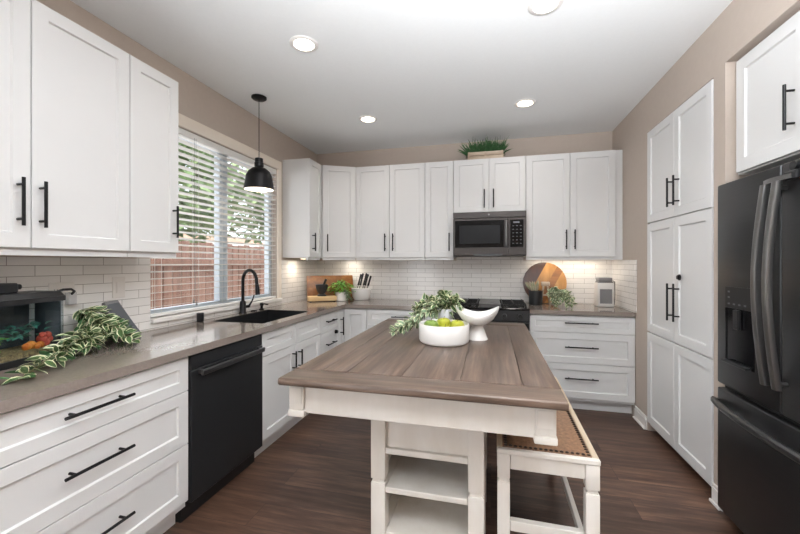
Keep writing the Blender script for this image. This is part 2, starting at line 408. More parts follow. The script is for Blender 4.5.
# corner unit with its two-leaf door
YF = 3.57
r = thing('corner_base_cabinet', 'white corner base cabinet where the two counters meet', 'cabinet', (-1.8, 3.85, 0))
poly = [(XW+.002, 3.4315), (XF, 3.4315), (XF, 3.592), (-1.2435, 3.592), (-1.2435, 4.19), (XW+.002, 4.19)]
b = B(); b.prism(poly, .1, .874); part('body', b, 'cab', r)
b = B(); b.prism([(XW+.002, 3.4315), (XF-.062, 3.4315), (XF-.062, 3.654), (-1.2435, 3.654), (-1.2435, 4.19), (XW+.002, 4.19)], .002, .0995); part('toe_kick', b, 'cab', r)
tl = left(3.43); tb = frame((-1.49, 3.592, 0), (1, 0, 0), (0, -1, 0))
b = B(); shaker(b, tl, 0, .138, .134, ZD, fr=.036); d = part('door', b, 'cab', r)
hb = B(); pull(hb, tl, .05, .70, .185, True); part('handle', hb, 'black', d)
b = B(); shaker(b, tb, 0, .2465, .134, ZD); part('door', b, 'cab', r)
# dishwasher
t = left(1.549); Wd = .609
r = thing('dishwasher', 'black dishwasher between the white base cabinets', 'dishwasher', (-1.8, 1.854, 0))
b = B(); b.tbox(t, .003, Wd-.003, .1, .872, -.58, -.0005); part('body', b, 'blackp', r)
b = B(); b.tbox(t, .004, Wd-.004, .115, .790, 0, .03, .004); b.tbox(t, .004, Wd-.004, .793, .866, 0, .026, .004); dd = part('door', b, 'dw', r)
b = B(); b.hexa([t(a, z, c) for a, z, c in ((.035, .762, .058), (Wd-.035, .762, .058), (Wd-.035, .758, .07), (.035, .758, .07), (.035, .79, .058), (Wd-.035, .79, .058), (Wd-.035, .788, .074), (.035, .788, .074))], .004)
for a in (.045, Wd-.065): b.tbox(t, a, a+.02, .766, .786, .029, .06, .002)
part('handle', b, 'dwbar', dd)
b = B(); b.tbox(t, .003, Wd-.003, .004, .11, -.3, -.035); part('toe_panel', b, 'blackp', r)

# ------------------------------------------------------------------ base cabinets, back run
YBF = 3.592; DB = 4.19-YBF
def back(x0, y=YBF): return frame((x0, y, 0), (1, 0, 0), (0, -1, 0))
t = back(-1.242); Wb = .868
cabinet('base_cabinet', 'white three-drawer base cabinet behind the island, left of the range', 'cabinet', t, Wb, DB, .1, .874,
        [('drawer', 0, Wb, .714, ZD, ('h', .40, .80, .26)), ('drawer', 0, Wb, .436, .714, ('h', .40, .59, .26)), ('drawer', 0, Wb, .134, .436, ('h', .40, .30, .26))], toe=1)
t = back(.348); Wb = 1.22-.348
cabinet('base_cabinet', 'white three-drawer base cabinet right of the range by tan wall', 'cabinet', t, Wb, DB, .1, .874,
        [('drawer', 0, Wb, .714, ZD, ('h', .435, .805, .275)), ('drawer', 0, Wb, .436, .714, ('h', .435, .588, .275)), ('drawer', 0, Wb, .125, .436, ('h', .435, .308, .275))], toe=1)

# worktops
SX0, SX1, SY0, SY1 = -2.0, -1.565, 2.27, 2.97
XE = -1.474
b = B()
for x0, x1, y0, y1 in ((-2.114, XE, .62, SY0), (-2.114, SX0, SY0, SY1), (SX1, XE, SY0, SY1), (-2.114, XE, SY1, 3.55), (-2.114, -.374, 3.55, 4.19)):
    b.box(x0, x1, y0, y1, .875, .914)
bmesh.ops.remove_doubles(b.bm, verts=b.bm.verts[:], dist=1e-5)
solo('countertop', b, 'quartz', 'L-shaped taupe quartz counter around the sink corner', 'countertop', (-1.8, 2.4, .875), smooth=0)
b = B(); b.box(.347, 1.213, 3.55, 4.19, .875, .914, .002)
solo('countertop', b, 'quartz', 'short taupe quartz counter right of the range', 'countertop', (.78, 3.87, .875), smooth=0)
# sink
r = thing('sink', 'black undermount sink below the window', 'sink', (-1.8, 2.62, .70))
b = B(); z0, z1, w, q = .70, .9135, .006, .0006
b.box(SX0+q, SX1-q, SY0+q, SY1-q, z0-.012, z0, 0); b.box(SX0+q, SX0+w, SY0+q, SY1-q, z0, z1); b.box(SX1-w, SX1-q, SY0+q, SY1-q, z0, z1)
b.box(SX0+w, SX1-w, SY0+q, SY0+w, z0, z1); b.box(SX0+w, SX1-w, SY1-w, SY1-q, z0, z1); part('basin', b, 'blackp', r)
b = B(); b.lathe([(.045, 0), (.045, .003), (.03, .004), (.028, .001)], (-1.8, 2.62, .7005), 20); part('drain', b, 'black', r)
# faucet
fx, fy = -2.062, 2.71
r = thing('faucet', 'tall black gooseneck faucet behind the sink', 'faucet', (fx, fy, .914))
b = B(); b.lathe([(.03, .0), (.03, .006), (.026, .012), (.024, .09), (.021, .10), (.0165, .106)], (fx, fy, .9145), 20); part('base', b, 'black', r)
pts = [(fx, fy, 1.01), (fx, fy, 1.19)]
R = .092; ux, uy = .95, -.31
for k in range(1, 13):
    a = PI*k/12*1.02; q = R*(1-math.cos(a)); pts.append((fx+ux*q, fy+uy*q, 1.19+R*math.sin(a)))
ex = pts[-1]; pts.append((ex[0]+ux*.006, ex[1]+uy*.006, ex[2]-.02))
b = B(); b.tube(pts, .0135, 12); part('spout', b, 'black', r)
b = B(); e = pts[-1]; b.tube([(e[0], e[1], e[2]), (e[0]+ux*.004, e[1]+uy*.004, e[2]-.03), (e[0]+ux*.01, e[1]+uy*.01, e[2]-.085)], [.0145, .0175, .019], 14); part('spray_head', b, 'black', r)
b = B(); b.tube([(fx, fy+.02, .965), (fx+.02, fy+.06, .968)], .013, 10); b.tube([(fx+.018, fy+.055, .968), (fx+.035, fy+.075, 1.01), (fx+.045, fy+.092, 1.065)], [.009, .007, .006], 8); part('lever', b, 'black', r)
r = thing('soap_dispenser', 'small black soap dispenser right of the faucet', 'soap dispenser', (-2.055, 2.965, .914))
b = B(); b.lathe([(.022, .0), (.022, .006), (.012, .012), (.012, .035), (.017, .037), (.017, .058), (.004, .062)], (-2.055, 2.965, .9145), 16); part('body', b, 'black', r)
b = B(); b.tube([(-2.055, 2.965, .962), (-2.03, 2.97, .966), (-1.995, 2.977, .96)], .006, 8); part('nozzle', b, 'black', r)
b = B(); b.lathe([(.02, 0), (.024, .003), (.024, .06), (.022, .066), (.001, .067)], (-2.05, 2.225, .9145), 20)
solo('air_gap', b, 'black', 'black cylindrical air gap cap left of the sink', 'air gap', (-2.05, 2.225, .9145))
b = B(); b.lathe([(.028, 0), (.028, .004), (.018, .008), (.001, .009)], (-2.055, 2.85, .9145), 20)
solo('sink_button', b, 'black', 'low black disposal button between faucet and soap dispenser', 'button', (-2.055, 2.85, .9145))

# ------------------------------------------------------------------ range
RX0, RX1 = -.370, .343
r = thing('gas_range', 'black slide-in gas range below the microwave', 'range', (-.014, 3.87, 0))
b = B(); b.box(RX0, RX1, 3.565, 4.185, .03, .905); part('body', b, 'blackp', r)
b = B(); b.box(RX0-.002, RX1+.002, 3.53, 4.185, .9055, .922, .004); part('cooktop', b, 'gloss', r)
b = B(); b.box(RX0, RX1, 4.12, 4.185, .9225, .945, .004); part('rear_vent', b, 'slate_dark', r)
for x0, x1 in ((RX0+.02, -.125), (.10, RX1-.02)):
    b = B()
    for y in (3.60, 3.73, 3.845, 3.96, 4.09): b.box(x0, x1, y-.006, y+.006, .938, .948, .002)
    for k in range(3):
        x = x0+.006+(x1-x0-.012)*k/2; b.box(x-.006, x+.006, 3.594, 4.096, .9485, .956, .002)
        for y in (3.6, 3.845, 4.09): b.box(x-.008, x+.008, y-.008, y+.008, .9225, .9377)
    part('grate', b, 'grate', r)
    for y in (3.72, 3.97):
        b = B(); b.lathe([(.05, 0), (.048, .01), (.03, .012), (.03, .018), (.001, .019)], ((x0+x1)/2, y, .9225), 20); part('burner', b, 'grate', r)
b = B(); b.box(-.115, .09, 3.61, 4.08, .938, .953, .005); b.box(-.1, .075, 3.62, 3.66, .9225, .9377); b.box(-.1, .075, 4.03, 4.07, .9225, .9377); part('griddle', b, 'griddle', r)
b = B(); b.hexa([(RX0, 3.535, .80), (RX1, 3.535, .80), (RX1, 3.564, .80), (RX0, 3.564, .80), (RX0, 3.548, .904), (RX1, 3.548, .904), (RX1, 3.564, .904), (RX0, 3.564, .904)], .003); part('control_panel', b, 'slate_dark', r)
for k in range(5):
    x = -.29+.138*k; b = B(); b.tube([(x, 3.541, .85), (x, 3.515, .85)], [.022, .019], 16); b.box(x-.004, x+.004, 3.508, 3.5148, .832, .868); part('knob', b, 'slate', r)
b = B(); b.box(RX0+.003, RX1-.003, 3.532, 3.564, .24, .79, .004); dd = part('oven_door', b, 'slate_dark', r)
b = B(); b.tube([(RX0+.05, 3.488, .745), (RX1-.05, 3.488, .745)], .012, 12)
for x in (RX0+.08, RX1-.08): b.tube([(x, 3.533, .745), (x, 3.488, .745)], .009, 8)
part('handle', b, 'steel', dd)
b = B(); b.box(RX0+.07, RX1-.07, 3.529, 3.5318, .36, .66); part('oven_window', b, 'gloss', dd)
b = B(); b.box(RX0+.003, RX1-.003, 3.535, 3.564, .05, .23, .004); part('warming_drawer', b, 'slate_dark', r)

# ------------------------------------------------------------------ wall cabinets
ZU0, ZU1, ZR, ZDB = 1.40, 2.424, 1.374, 1.402
XU = -1.83
def lup(y0): return frame((XU, y0, 0), (0, 1, 0), (1, 0, 0))
DU = XU-(XW+.002)
t = lup(.658)
cabinet('wall_cabinet', 'tall white two-door wall cabinet above the aquarium', 'cabinet', t, .836, DU, ZU0, ZU1,
        [('door', 0, .419, ZDB, ZU1, ('v', .374, 1.585, .19)), ('door', .419, .836, ZDB, ZU1, ('v', .448, 1.583, .19))], rail=ZR)
t = lup(1.495)
cabinet('wall_cabinet', 'narrow white wall cabinet just left of the window', 'cabinet', t, .304, DU, ZU0, ZU1,
        [('door', 0, .304, ZDB, ZU1, ('v', .262, 1.583, .185))], rail=ZR)
t = lup(3.418)
cabinet('wall_cabinet', 'narrow white wall cabinet just right of the window', 'cabinet', t, .279, DU, ZU0, ZU1,
        [('door', 0, .274, ZDB, ZU1, ('v', .065, 1.563, .19))], rail=ZR)
# diagonal corner wall cabinet
A, Bq = Vector((-1.815, 3.70, 0)), Vector((-1.482, 3.884, 0))
r = thing('corner_wall_cabinet', 'white diagonal wall cabinet in the left back corner', 'cabinet', (-1.8, 3.95, ZU0))
un = (Bq-A).normalized(); nn = Vector((un.y, -un.x, 0))
b = B(); b.prism([(XW+.002, 3.6985), (A.x-.015, 3.6985), (Bq.x-.0015, Bq.y+.006), (Bq.x-.0015, 4.19), (XW+.002, 4.19)], ZU0, ZU1); part('body', b, 'cab', r)
Ld = (Bq-A).length; td = frame(A, un, nn)
b = B(); shaker(b, td, .012, Ld-.004, ZDB, ZU1); d = part('door', b, 'cab', r)
hb = B(); pull(hb, td, .065, 1.565, .19, True); part('handle', hb, 'black', d)
b = B(); b.tbox(td, .012, Ld-.004, ZR, ZU0-.0005, -.02, .001); part('light_rail', b, 'cab', r)
YU = 3.89; DUB = 4.19-YU
def bup(x0): return frame((x0, YU, 0), (1, 0, 0), (0, -1, 0))
t = bup(-1.481)
cabinet('wall_cabinet', 'white two-door wall cabinet between diagonal corner and single door', 'cabinet', t, .794, DUB, ZU0, ZU1,
        [('door', 0, .397, ZDB, ZU1, ('v', .352, 1.57, .19)), ('door', .397, .794, ZDB, ZU1, ('v', .442, 1.57, .19))], rail=ZR)
t = bup(-.687)
cabinet('wall_cabinet', 'narrow white single-door wall cabinet left of the microwave', 'cabinet', t, .304, DUB, ZU0, ZU1,
        [('door', 0, .304, ZDB, ZU1, ('v', .262, 1.565, .19))], rail=ZR)
t = bup(-.382)
cabinet('wall_cabinet', 'short white two-door wall cabinet above the microwave', 'cabinet', t, .724, DUB, 1.866, ZU1,
        [('door', 0, .362, 1.868, ZU1, ('v', .316, 2.005, .19)), ('door', .362, .724, 1.868, ZU1, ('v', .408, 2.005, .19))])
t = bup(.343)
cabinet('wall_cabinet', 'white two-door wall cabinet right of the microwave', 'cabinet', t, .877, DUB, ZU0, ZU1,
        [('door', 0, .409, ZDB, ZU1, ('v', .372, 1.573, .19)), ('door', .409, .812, ZDB, ZU1, ('v', .448, 1.573, .19))], rail=ZR)
# LED strips under the two lit cabinets
for lab, x0, x1, pw, y in (('slim white light strip under the right-hand back wall cabinet', .42, 1.12, 1.15, 4.08), ('small white light under the diagonal corner wall cabinet', -1.68, -1.58, .55, 4.06)):
    r = thing('under_cabinet_light', lab, 'light', ((x0+x1)/2, y, 1.388))
    b = B(); b.box(x0, x1, y-.015, y+.015, 1.388, 1.3985); part('housing', b, 'trim', r)
    b = B(); b.box(x0+.005, x1-.005, y-.011, y+.011, 1.3855, 1.3878); part('diffuser', b, 'ledglow', r)
    lamp('led_lamp', 'AREA', ((x0+x1)/2, y, 1.382), pw, (1, .90, .76), shape='RECTANGLE', size=x1-x0, size_y=.02)
r = thing('under_cabinet_light', 'round puck light under the wall cabinet right of the window', 'light', (-1.98, 3.6, 1.388))
b = B(); b.lathe([(.034, 0), (.034, .010), (.001, .0105)], (-1.98, 3.6, 1.388), 20); part('housing', b, 'trim', r)
b = B(); b.lathe([(.026, -.002), (.026, -.0005), (.001, -.0004)], (-1.98, 3.6, 1.388), 20); part('diffuser', b, 'ledglow', r)
lamp('puck_lamp', 'AREA', (-1.98, 3.6, 1.38), .9, (1, .88, .72), shape='DISK', size=.05)

# microwave
mx0, mx1, my, mz0, mz1 = -.379, .340, 3.815, 1.415, 1.862
r = thing('microwave', 'dark grey over-the-range microwave under short cabinet', 'microwave', (-.02, 4.0, mz0))
b = B(); b.box(mx0, mx1, my, 4.185, mz0, mz1); part('body', b, 'mw', r)
b = B(); b.box(mx0, mx1, my-.025, my-.0005, 1.80, mz1, .003); part('top_vent', b, 'mw', r)
b = B(); b.lathe([(.009, 0), (.009, .002), (.001, .0025)], (0, 0, 0), 16)
bmesh.ops.rotate(b.bm, verts=b.bm.verts[:], matrix=Matrix.Rotation(PI/2, 3, 'X')); bmesh.ops.translate(b.bm, verts=b.bm.verts[:], vec=(-.02, my-.0255, 1.832)); part('badge', b, 'steel', r, 'small round silver badge')
b = B(); b.box(mx0, .165, my-.025, my-.0005, 1.425, 1.797, .003); dd = part('door', b, 'mw', r)
b = B(); b.box(mx0+.02, .128, my-.028, my-.0252, 1.50, 1.775, .001); part('door_glass', b, 'gloss', dd)
b = B(); b.box(mx0+.065, .09, my-.0295, my-.0282, 1.54, 1.725); part('window', b, 'mwglass', dd)
b = B(); b.tube([(.148, my-.027, 1.505), (.148, my-.055, 1.525), (.148, my-.06, 1.64), (.148, my-.055, 1.755), (.148, my-.027, 1.775)], .010, 10); part('handle', b, 'steel', dd)
b = B(); b.box(.168, mx1, my-.025, my-.0005, 1.425, 1.797, .003); cp = part('control_panel', b, 'mw', r)
b = B(); b.box(.186, mx1-.028, my-.028, my-.0252, 1.50, 1.775, .001); part('keypad_glass', b, 'gloss', cp)
b = B(); b.box(.215, .275, my-.0288, my-.0281, 1.74, 1.758); part('clock_display', b, 'mark', cp)
for i in range(6):
    for j in range(3):
        b = B(); x = .207+.036*j; z = 1.71-.035*i; b.box(x, x+.016, my-.0288, my-.0281, z, z+.006); part('key', b, 'mark', cp)
b = B(); b.hexa([(-.16, my-.03, 1.413), (.10, my-.03, 1.413), (.10, my, 1.413), (-.16, my, 1.413), (-.175, my-.026, 1.436), (.115, my-.026, 1.436), (.115, my-.001, 1.424), (-.175, my-.001, 1.424)]); part('lower_grip', b, 'blackp', r)

# ------------------------------------------------------------------ pantry, cabinet over fridge
tr = frame((1.235, PY1-.004, 0), (0, -1, 0), (-1, 0, 0)); Wp = PY1-PY0-.008; h = Wp/2
r = cabinet('pantry_cabinet', 'tall white six-door pantry recessed in the right wall', 'cabinet', tr, Wp, .55, .05, 2.386,
        [('door', 0, h, 1.66, 2.386, ('v', h-.018, 1.83, .2)), ('door', h, Wp, 1.66, 2.386, ('v', h+.07, 1.83, .2)),
         ('door', 0, h, .80, 1.655, ('v', h-.018, 1.075, .255)), ('door', h, Wp, .80, 1.655, ('v', h+.07, 1.078, .255)),
         ('lower_door', 0, h, .075, .795, None), ('lower_door', h, Wp, .075, .795, None)], fr=.06)
b = B(); y = 2.795
for dx, rr in ((0, .02), (.006, .014)): b.tube([(1.2145-dx, y, 1.248), (1.2085-dx*1.6, y, 1.248)], rr, 18)
solo('child_lock', b, 'black', 'small round black child lock stuck above the pantry handles', 'child lock', (1.21, y, 1.248))
b = B(); b.tube([(-1.4935, 3.352, .665), (-1.468, 3.352, .665)], [.02, .016], 16)
solo('child_lock', b, 'black', 'small round black child lock on the drawers near the counter corner', 'child lock', (-1.48, 3.352, .665))
tf = frame((1.275, FY1-.004, 0), (0, -1, 0), (-1, 0, 0)); Wf = FY1-FY0-.008
cabinet('fridge_cabinet', 'white two-door cabinet over the black refrigerator', 'cabinet', tf, Wf, .6, 1.81, 2.412,
        [('door', .022, Wf/2, 1.815, 2.405, ('v', Wf/2-.075, 2.01, .195)), ('door', Wf/2, Wf-.022, 1.815, 2.405, ('v', Wf/2+.075, 2.01, .195))], fr=.065)

# ------------------------------------------------------------------ refrigerator
FX = 1.165; fy1, fy0 = 2.287, 1.377; fm = 1.848
r = thing('refrigerator', 'black slate french-door refrigerator with freezer drawer', 'refrigerator', (1.55, fm, 0))
b = B(); b.box(FX+.075, 1.95, fy0+.004, fy1-.004, .03, 1.742, .004); part('body', b, 'slate_dark', r)
def fdoor(y0, y1, z0, z1, nm):
    b = B(); b.box(FX, FX+.07, y0, y1, z0, z1, .008, 3); return part(nm, b, 'slate', r)
dl = fdoor(fm+.003, fy1, .715, 1.752, 'door'); dr = fdoor(fy0, fm-.003, .715, 1.752, 'door')
fz = fdoor(fy0, fy1, .055, .690, 'freezer_drawer')
b = B(); b.box(FX+.03, FX+.0745, fy0+.01, fy1-.01, .6905, .7145); part('drawer_gap', b, 'blackp', r)
def bow(y, z0, z1, x0, bulge, ww=.014):
    pts = []; n = 14
    for i in range(n+1):
        q = i/n; pts.append((x0-bulge*math.sin(PI*q)**.8, y, z0+(z1-z0)*q))
    return pts
def fhandle(y, s):
    b = B(); n = 16; z0, z1 = .825, 1.675; out = []
    for i in range(n+1):
        q = i/n; x = FX-.036-.034*math.sin(PI*q); yy = y; z = z0+(z1-z0)*q
        out.append([(x+a*.012, yy+c*.015, z) for a, c in ((1, -1), (1, 1), (.2, 1.15), (-.7, .9), (-1, .3), (-1, -.3), (-.7, -.9), (.2, -1.15))])
    b.rings(out)
    for z in (.85, 1.65): b.tube([(FX-.036, y, z), (FX-.0005, y, z)], .010, 8)
    return b
part('handle', fhandle(fm+.033, 1), 'steel', dl, 'long bowed steel handle'); part('handle', fhandle(fm-.033, -1), 'steel', dr, 'long bowed steel handle')
b = B(); n = 18; out = []
for i in range(n+1):
    q = i/n; y = fy1-.005+(fy0-fy1+.01)*q; x = FX-.02-.045*math.sin(PI*q)**.7
    out.append([(x+.01, y, .605), (x+.01, y, .635), (x-.004, y, .638), (x-.012, y, .628), (x-.012, y, .612), (x-.004, y, .602)])
b.rings(out)
for y in (fy1-.02, fy0+.02): b.box(FX-.03, FX-.0005, y-.01, y+.01, .608, .632)
part('handle', b, 'dwbar', fz)
# dispenser
b = B(); y0, y1 = 2.00, 2.21
b.box(FX-.004, FX-.0005, y0, y1, 1.12, 1.225, .001); dp = part('dispenser_panel', b, 'slate_dark', dl)
b = B(); b.box(FX-.005, FX-.0004, y1-.012, y1, .845, 1.118, .001); b.box(FX-.005, FX-.0004, y0, y0+.012, .845, 1.118, .001); b.box(FX-.005, FX-.0004, y0+.012, y1-.012, .845, .86, .001)
b.box(FX-.0025, FX-.0006, y0+.012, y1-.012, .86, 1.118); part('dispenser_recess', b, 'gloss', dl)
b = B(); b.hexa([(FX-.03, y0+.012, .846), (FX-.0055, y0+.012, .846), (FX-.0055, y1-.012, .846), (FX-.03, y1-.012, .846), (FX-.03, y0+.012, .858), (FX-.0055, y0+.012, .858), (FX-.0055, y1-.012, .858), (FX-.03, y1-.012, .858)], .003); part('drip_tray', b, 'slate', dl)
b = B(); b.box(FX-.02, FX-.003, y0+.085, y1-.085, 1.02, 1.116, .004); part('dispenser_spout', b, 'slate_dark', dl)
for (yy, zz) in [(y1-.03, 1.20), (y1-.03, 1.172), (y1-.03, 1.14), (y1-.07, 1.14), (y1-.11, 1.14), (y1-.15, 1.14)]:
    b = B(); b.box(FX-.0048, FX-.0041, yy-.008, yy+.008, zz-.004, zz+.004); part('button', b, 'mark', dl)
b = B(); b.box(FX+.09, 1.9, fy0+.03, fy1-.03, .004, .0295); part('base_grille', b, 'blackp', r)
# child lock across the french doors
r = thing('fridge_lock', 'steel strap child lock joining the two refrigerator doors', 'child lock', (FX, 1.80, 1.69))
b = B(); b.box(FX-.012, FX-.0005, 1.875, 1.905, 1.672, 1.702, .003); part('mount', b, 'slate_dark', r)
b = B(); b.box(FX-.022, FX-.0005, 1.735, 1.80, 1.672, 1.708, .004); part('mount', b, 'slate_dark', r)
b = B(); out = []
for i in range(11):
    q = i/10; y = 1.905-.15*q; x = FX-.022-.014*math.sin(PI*q)
    out.append([(x, y, 1.677), (x, y, 1.695), (x-.004, y, 1.695), (x-.004, y, 1.677)])
b.rings(out); part('strap', b, 'steel', r)
b = B(); b.tube([(FX-.0005, 1.765, 1.727), (FX-.014, 1.765, 1.727)], .018, 18); part('dial', b, 'slate_dark', r)

# ------------------------------------------------------------------ island table
TX0, TX1, TY0, TY1, TZ = -.774, .234, 1.212, 2.735, .914
r = thing('island_table', 'large farmhouse island with dark plank top and white base', 'table', ((TX0+TX1)/2, (TY0+TY1)/2, 0))
b = B(); th = .028; e = .133; g = .0007
b.box(TX0, TX1, TY0, TY0+e, TZ-th, TZ, .007, 3); b.box(TX0, TX1, TY1-e, TY1, TZ-th, TZ, .007, 3)
b.m = 1; ws = [.119, .105, .22, .22, .22, .124]; x = TX0
for w in ws:
    b.box(x+(g if x > TX0 else 0), x+w-g, TY0+e+g, TY1-e-g, TZ-th, TZ, .0018, 2); x += w
b.box(TX0+.03, TX1-.03, TY0+.03, TY1-.03, TZ-th-.004, TZ-th+.004); top = part('tabletop', b, ['topX', 'topY'], r, 'dark stained plank top')
b = B(); a0, a1 = TX0+.055, TX1-.055; c0, c1 = TY0+.073, TY1-.073; z0, z1 = .762, TZ-th-.0045
b.box(a0, a1, c0, c0+.022, z0, z1, .002); b.box(a0, a1, c1-.022, c1, z0, z1, .002); b.box(a0, a0+.022, c0+.022, c1-.022, z0, z1, .002); b.box(a1-.022, a1, c0+.022, c1-.022, z0, z1, .002)
part('apron', b, 'antique', r)
for sx in (0, 1):
    for sy in (0, 1):
        xx = TX0-.004 if sx == 0 else TX1-.083+.004+.02
        x0_ = (TX0+.0) if sx == 0 else TX1-.105; y0_ = c0-.012 if sy == 0 else c1-.065
        if sx == 0: x0_ = -.766+.004; x1_ = x0_+.062
        else: x0_ = .142; x1_ = .207
        b = B(); b.box(x0_, x1_, y0_, y0_+.075, .775, z1-.001, .004, 2); b.box(x0_-.004, x1_+.004, y0_-.004, y0_+.079, .748, .7745, .005, 2); b.box(x0_+.006, x1_-.006, y0_-.004, y0_-.0002, .80, z1-.02, .0015)
        part('corner_block', b, 'antique', r)
def leg_notched(x0, x1, y0, y1, z0, z1, zn):
    b = B(); b.box(x0, x1, y0, y1, zn+.008, z1, .003, 2); b.box(x0, x1, y0, y1, z0, zn-.008, .003, 2)
    b.box(x0+.006, x1-.006, y0+.006, y1-.006, zn-.0085, zn+.0085); return b
def pedestal(y0, y1, sgn):
    px0, px1 = -.487, -.025; lw = .062
    yf0, yf1 = (y0, y0+lw) if sgn > 0 else (y1-lw, y1)
    for (lx0, lx1) in ((px0, px0+lw), (px1-lw, px1)):
        for (ya, yb) in ((y0, y0+lw), (y1-lw, y1)):
            part('leg', leg_notched(lx0, lx1, ya, yb, .002, .7645, .437), 'antique', r)
    for (lx0, lx1) in ((px0+.008, px0+.022), (px1-.022, px1-.008)):
        b = B(); b.box(lx0, lx1, y0+lw, y1-lw, .06, .76); part('side_panel', b, 'antique', r)
    b = B(); ym = y1-.02 if sgn > 0 else y0+.008
    b.box(px0+lw+.0005, px1-lw-.0005, ym-.0, ym+.012, .06, .76); part('back_panel', b, 'antique', r)
    b = B(); yp = y0+.022 if sgn > 0 else y1-.034
    b.box(px0+lw+.0005, px1-lw-.0005, yp, yp+.014, .574, .7645); yq = y0+.004 if sgn > 0 else y1-.024
    b.box(px0+lw+.0005, px1-lw-.0005, yq, yq+.0175 if sgn > 0 else yq+.02, .552, .576, .002); part('top_rail', b, 'antique', r)
    for z in (.414, .228, .07):
        b = B(); ya, yb = (y0+.004, ym-.0008) if sgn > 0 else (ym+.0128, y1-.004)
        b.box(px0+lw+.0006, px1-lw-.0006, ya, yb, z-.024, z, .003); b.box(px0+.0225, px0+lw, y0+lw+.0006, y1-lw-.0006, z-.02, z-.001); b.box(px1-lw, px1-.0225, y0+lw+.0006, y1-lw-.0006, z-.02, z-.001)
        part('shelf', b, 'antique', r)
pedestal(1.45, 1.86, 1); pedestal(2.10, 2.50, -1)
b = B(); b.box(-.29, -.22, 1.8605, 2.0995, .06, .16, .004); part('stretcher', b, 'antique', r)

# bench tucked along the right of the island
BX0, BX1, BY0, BY1, BZ = .030, .402, 1.49, 2.54, .61
r = thing('bench', 'white counter-height bench with brown hammered seat beside the island', 'bench', ((BX0+BX1)/2, (BY0+BY1)/2, 0), -.014)
b = B(); w = .022
b.box(BX0, BX1, BY0, BY0+w, .590, BZ, .003); b.box(BX0, BX1, BY1-w, BY1, .590, BZ, .003); b.m = 1; b.box(BX0, BX0+w, BY0+w, BY1-w, .590, BZ, .003); b.box(BX1-w, BX1, BY0+w, BY1-w, .590, BZ, .003)
part('seat_frame', b, ['antique', 'rubbed'], r, 'worn seat edge with bare wood sides')
b = B(); b.box(BX0+w+.0005, BX1-w-.0005, BY0+w+.0005, BY1-w-.0005, .588, .612, .006, 2); sp = part('seat_panel', b, 'leather', r, 'brown hammered seat panel')
b = B()
for i in range(17):
    x = BX0+.034+(BX1-BX0-.068)*i/16
    for y in (BY0+.033, BY1-.033): b.lathe([(.0075, 0), (.006, .003), (.003, .0045), (.0004, .005)], (x, y, .6121), 8)
for i in range(46):
    y = BY0+.055+(BY1-BY0-.11)*i/45
    for x in (BX0+.034, BX1-.034): b.lathe([(.0075, 0), (.006, .003), (.003, .0045), (.0004, .005)], (x, y, .6121), 8)
part('nailhead_trim', b, 'nail', sp)
lw = .048
for x0 in (BX0+.002, BX1-lw-.002):
    for y0 in (BY0+.002, BY1-lw-.002): part('leg', leg_notched(x0, x0+lw, y0, y0+lw, .002, .5895, .488), 'antique', r)
b = B(); z0, z1 = .53, .5875
b.box(BX0+lw+.003, BX1-lw-.003, BY0+.01, BY0+.028, z0, z1, .002); b.box(BX0+lw+.003, BX1-lw-.003, BY1-.028, BY1-.01, z0, z1, .002)
b.box(BX0+.01, BX0+.028, BY0+lw+.003, BY1-lw-.003, z0, z1, .002); b.box(BX1-.028, BX1-.01, BY0+lw+.003, BY1-lw-.003, z0, z1, .002); part('apron', b, 'antique', r)
for y in (BY0+.012, BY1-.04): b = B(); b.box(BX0+lw+.003, BX1-lw-.003, y, y+.028, .285, .325, .002); part('stretcher', b, 'antique', r)
for x in (BX0+.012, BX1-.034): b = B(); b.box(x, x+.022, BY0+lw+.003, BY1-lw-.003, .17, .205, .002); part('stretcher', b, 'antique', r)

# ------------------------------------------------------------------ ceiling fixtures
LABS = ['recessed ceiling light nearest the sink window', 'recessed ceiling light at the top edge of view', 'recessed ceiling light in front of the microwave', 'recessed ceiling light near the back left corner cabinet']
proto = None
for (x, y), lab in zip(((-1.131, 2.064), (.278, 2.05), (.283, 3.28), (-1.13, 3.285)), LABS):
    if proto is None:
        r = proto = thing('recessed_light', lab, 'light', (0, 0, 0), local=True, group='recessed ceiling lights')
        b = B(); b.lathe([(.062, -.001), (.064, -.007), (.08, -.007), (.088, -.003), (.088, -.0005), (.062, -.0006)], (0, 0, 0), 32); part('trim_ring', b, 'trim', r)
        b = B(); b.lathe([(.0615, -.002), (.0615, -.0005), (.0001, -.0004)], (0, 0, 0), 32); part('lens', b, 'lampglow', r)
    else: r = copy_tree(proto); r['label'] = lab
    r.location = (x, y, ZC)
    lamp('can_lamp', 'SPOT', (x, y, ZC-.02), 9, (1, .95, .89), spot_size=math.radians(150), spot_blend=.8, shadow_soft_size=.06)
px, py = -1.85, 2.633
r = thing('pendant_lamp', 'black dome pendant lamp over the sink', 'lamp', (px, py, 1.944))
b = B(); b.lathe([(.001, 0), (.06, -.001), (.06, -.012), (.05, -.02), (.008, -.026), (.001, -.027)], (px, py, ZC-.0005), 28); part('canopy', b, 'black', r)
b = B(); b.tube([(px, py, ZC-.028), (px, py, 2.20)], .003, 6); part('cord', b, 'black', r)
b = B(); b.lathe([(.001, .262), (.022, .262), (.032, .258), (.032, .225), (.036, .222), (.036, .192), (.03, .188), (.03, .175), (.001, .174)], (px, py, 1.944), 24); part('socket_cap', b, 'black', r)
b = B(); b.lathe([(.03, .186), (.055, .176), (.085, .15), (.103, .112), (.108, .07), (.118, .014), (.122, .002), (.119, 0), (.115, .003)], (px, py, 1.944), 36, caps=(True, False))
prof = [(.115, .0031), (.105, .07), (.10, .11), (.083, .146), (.053, .171), (.029, .173)]
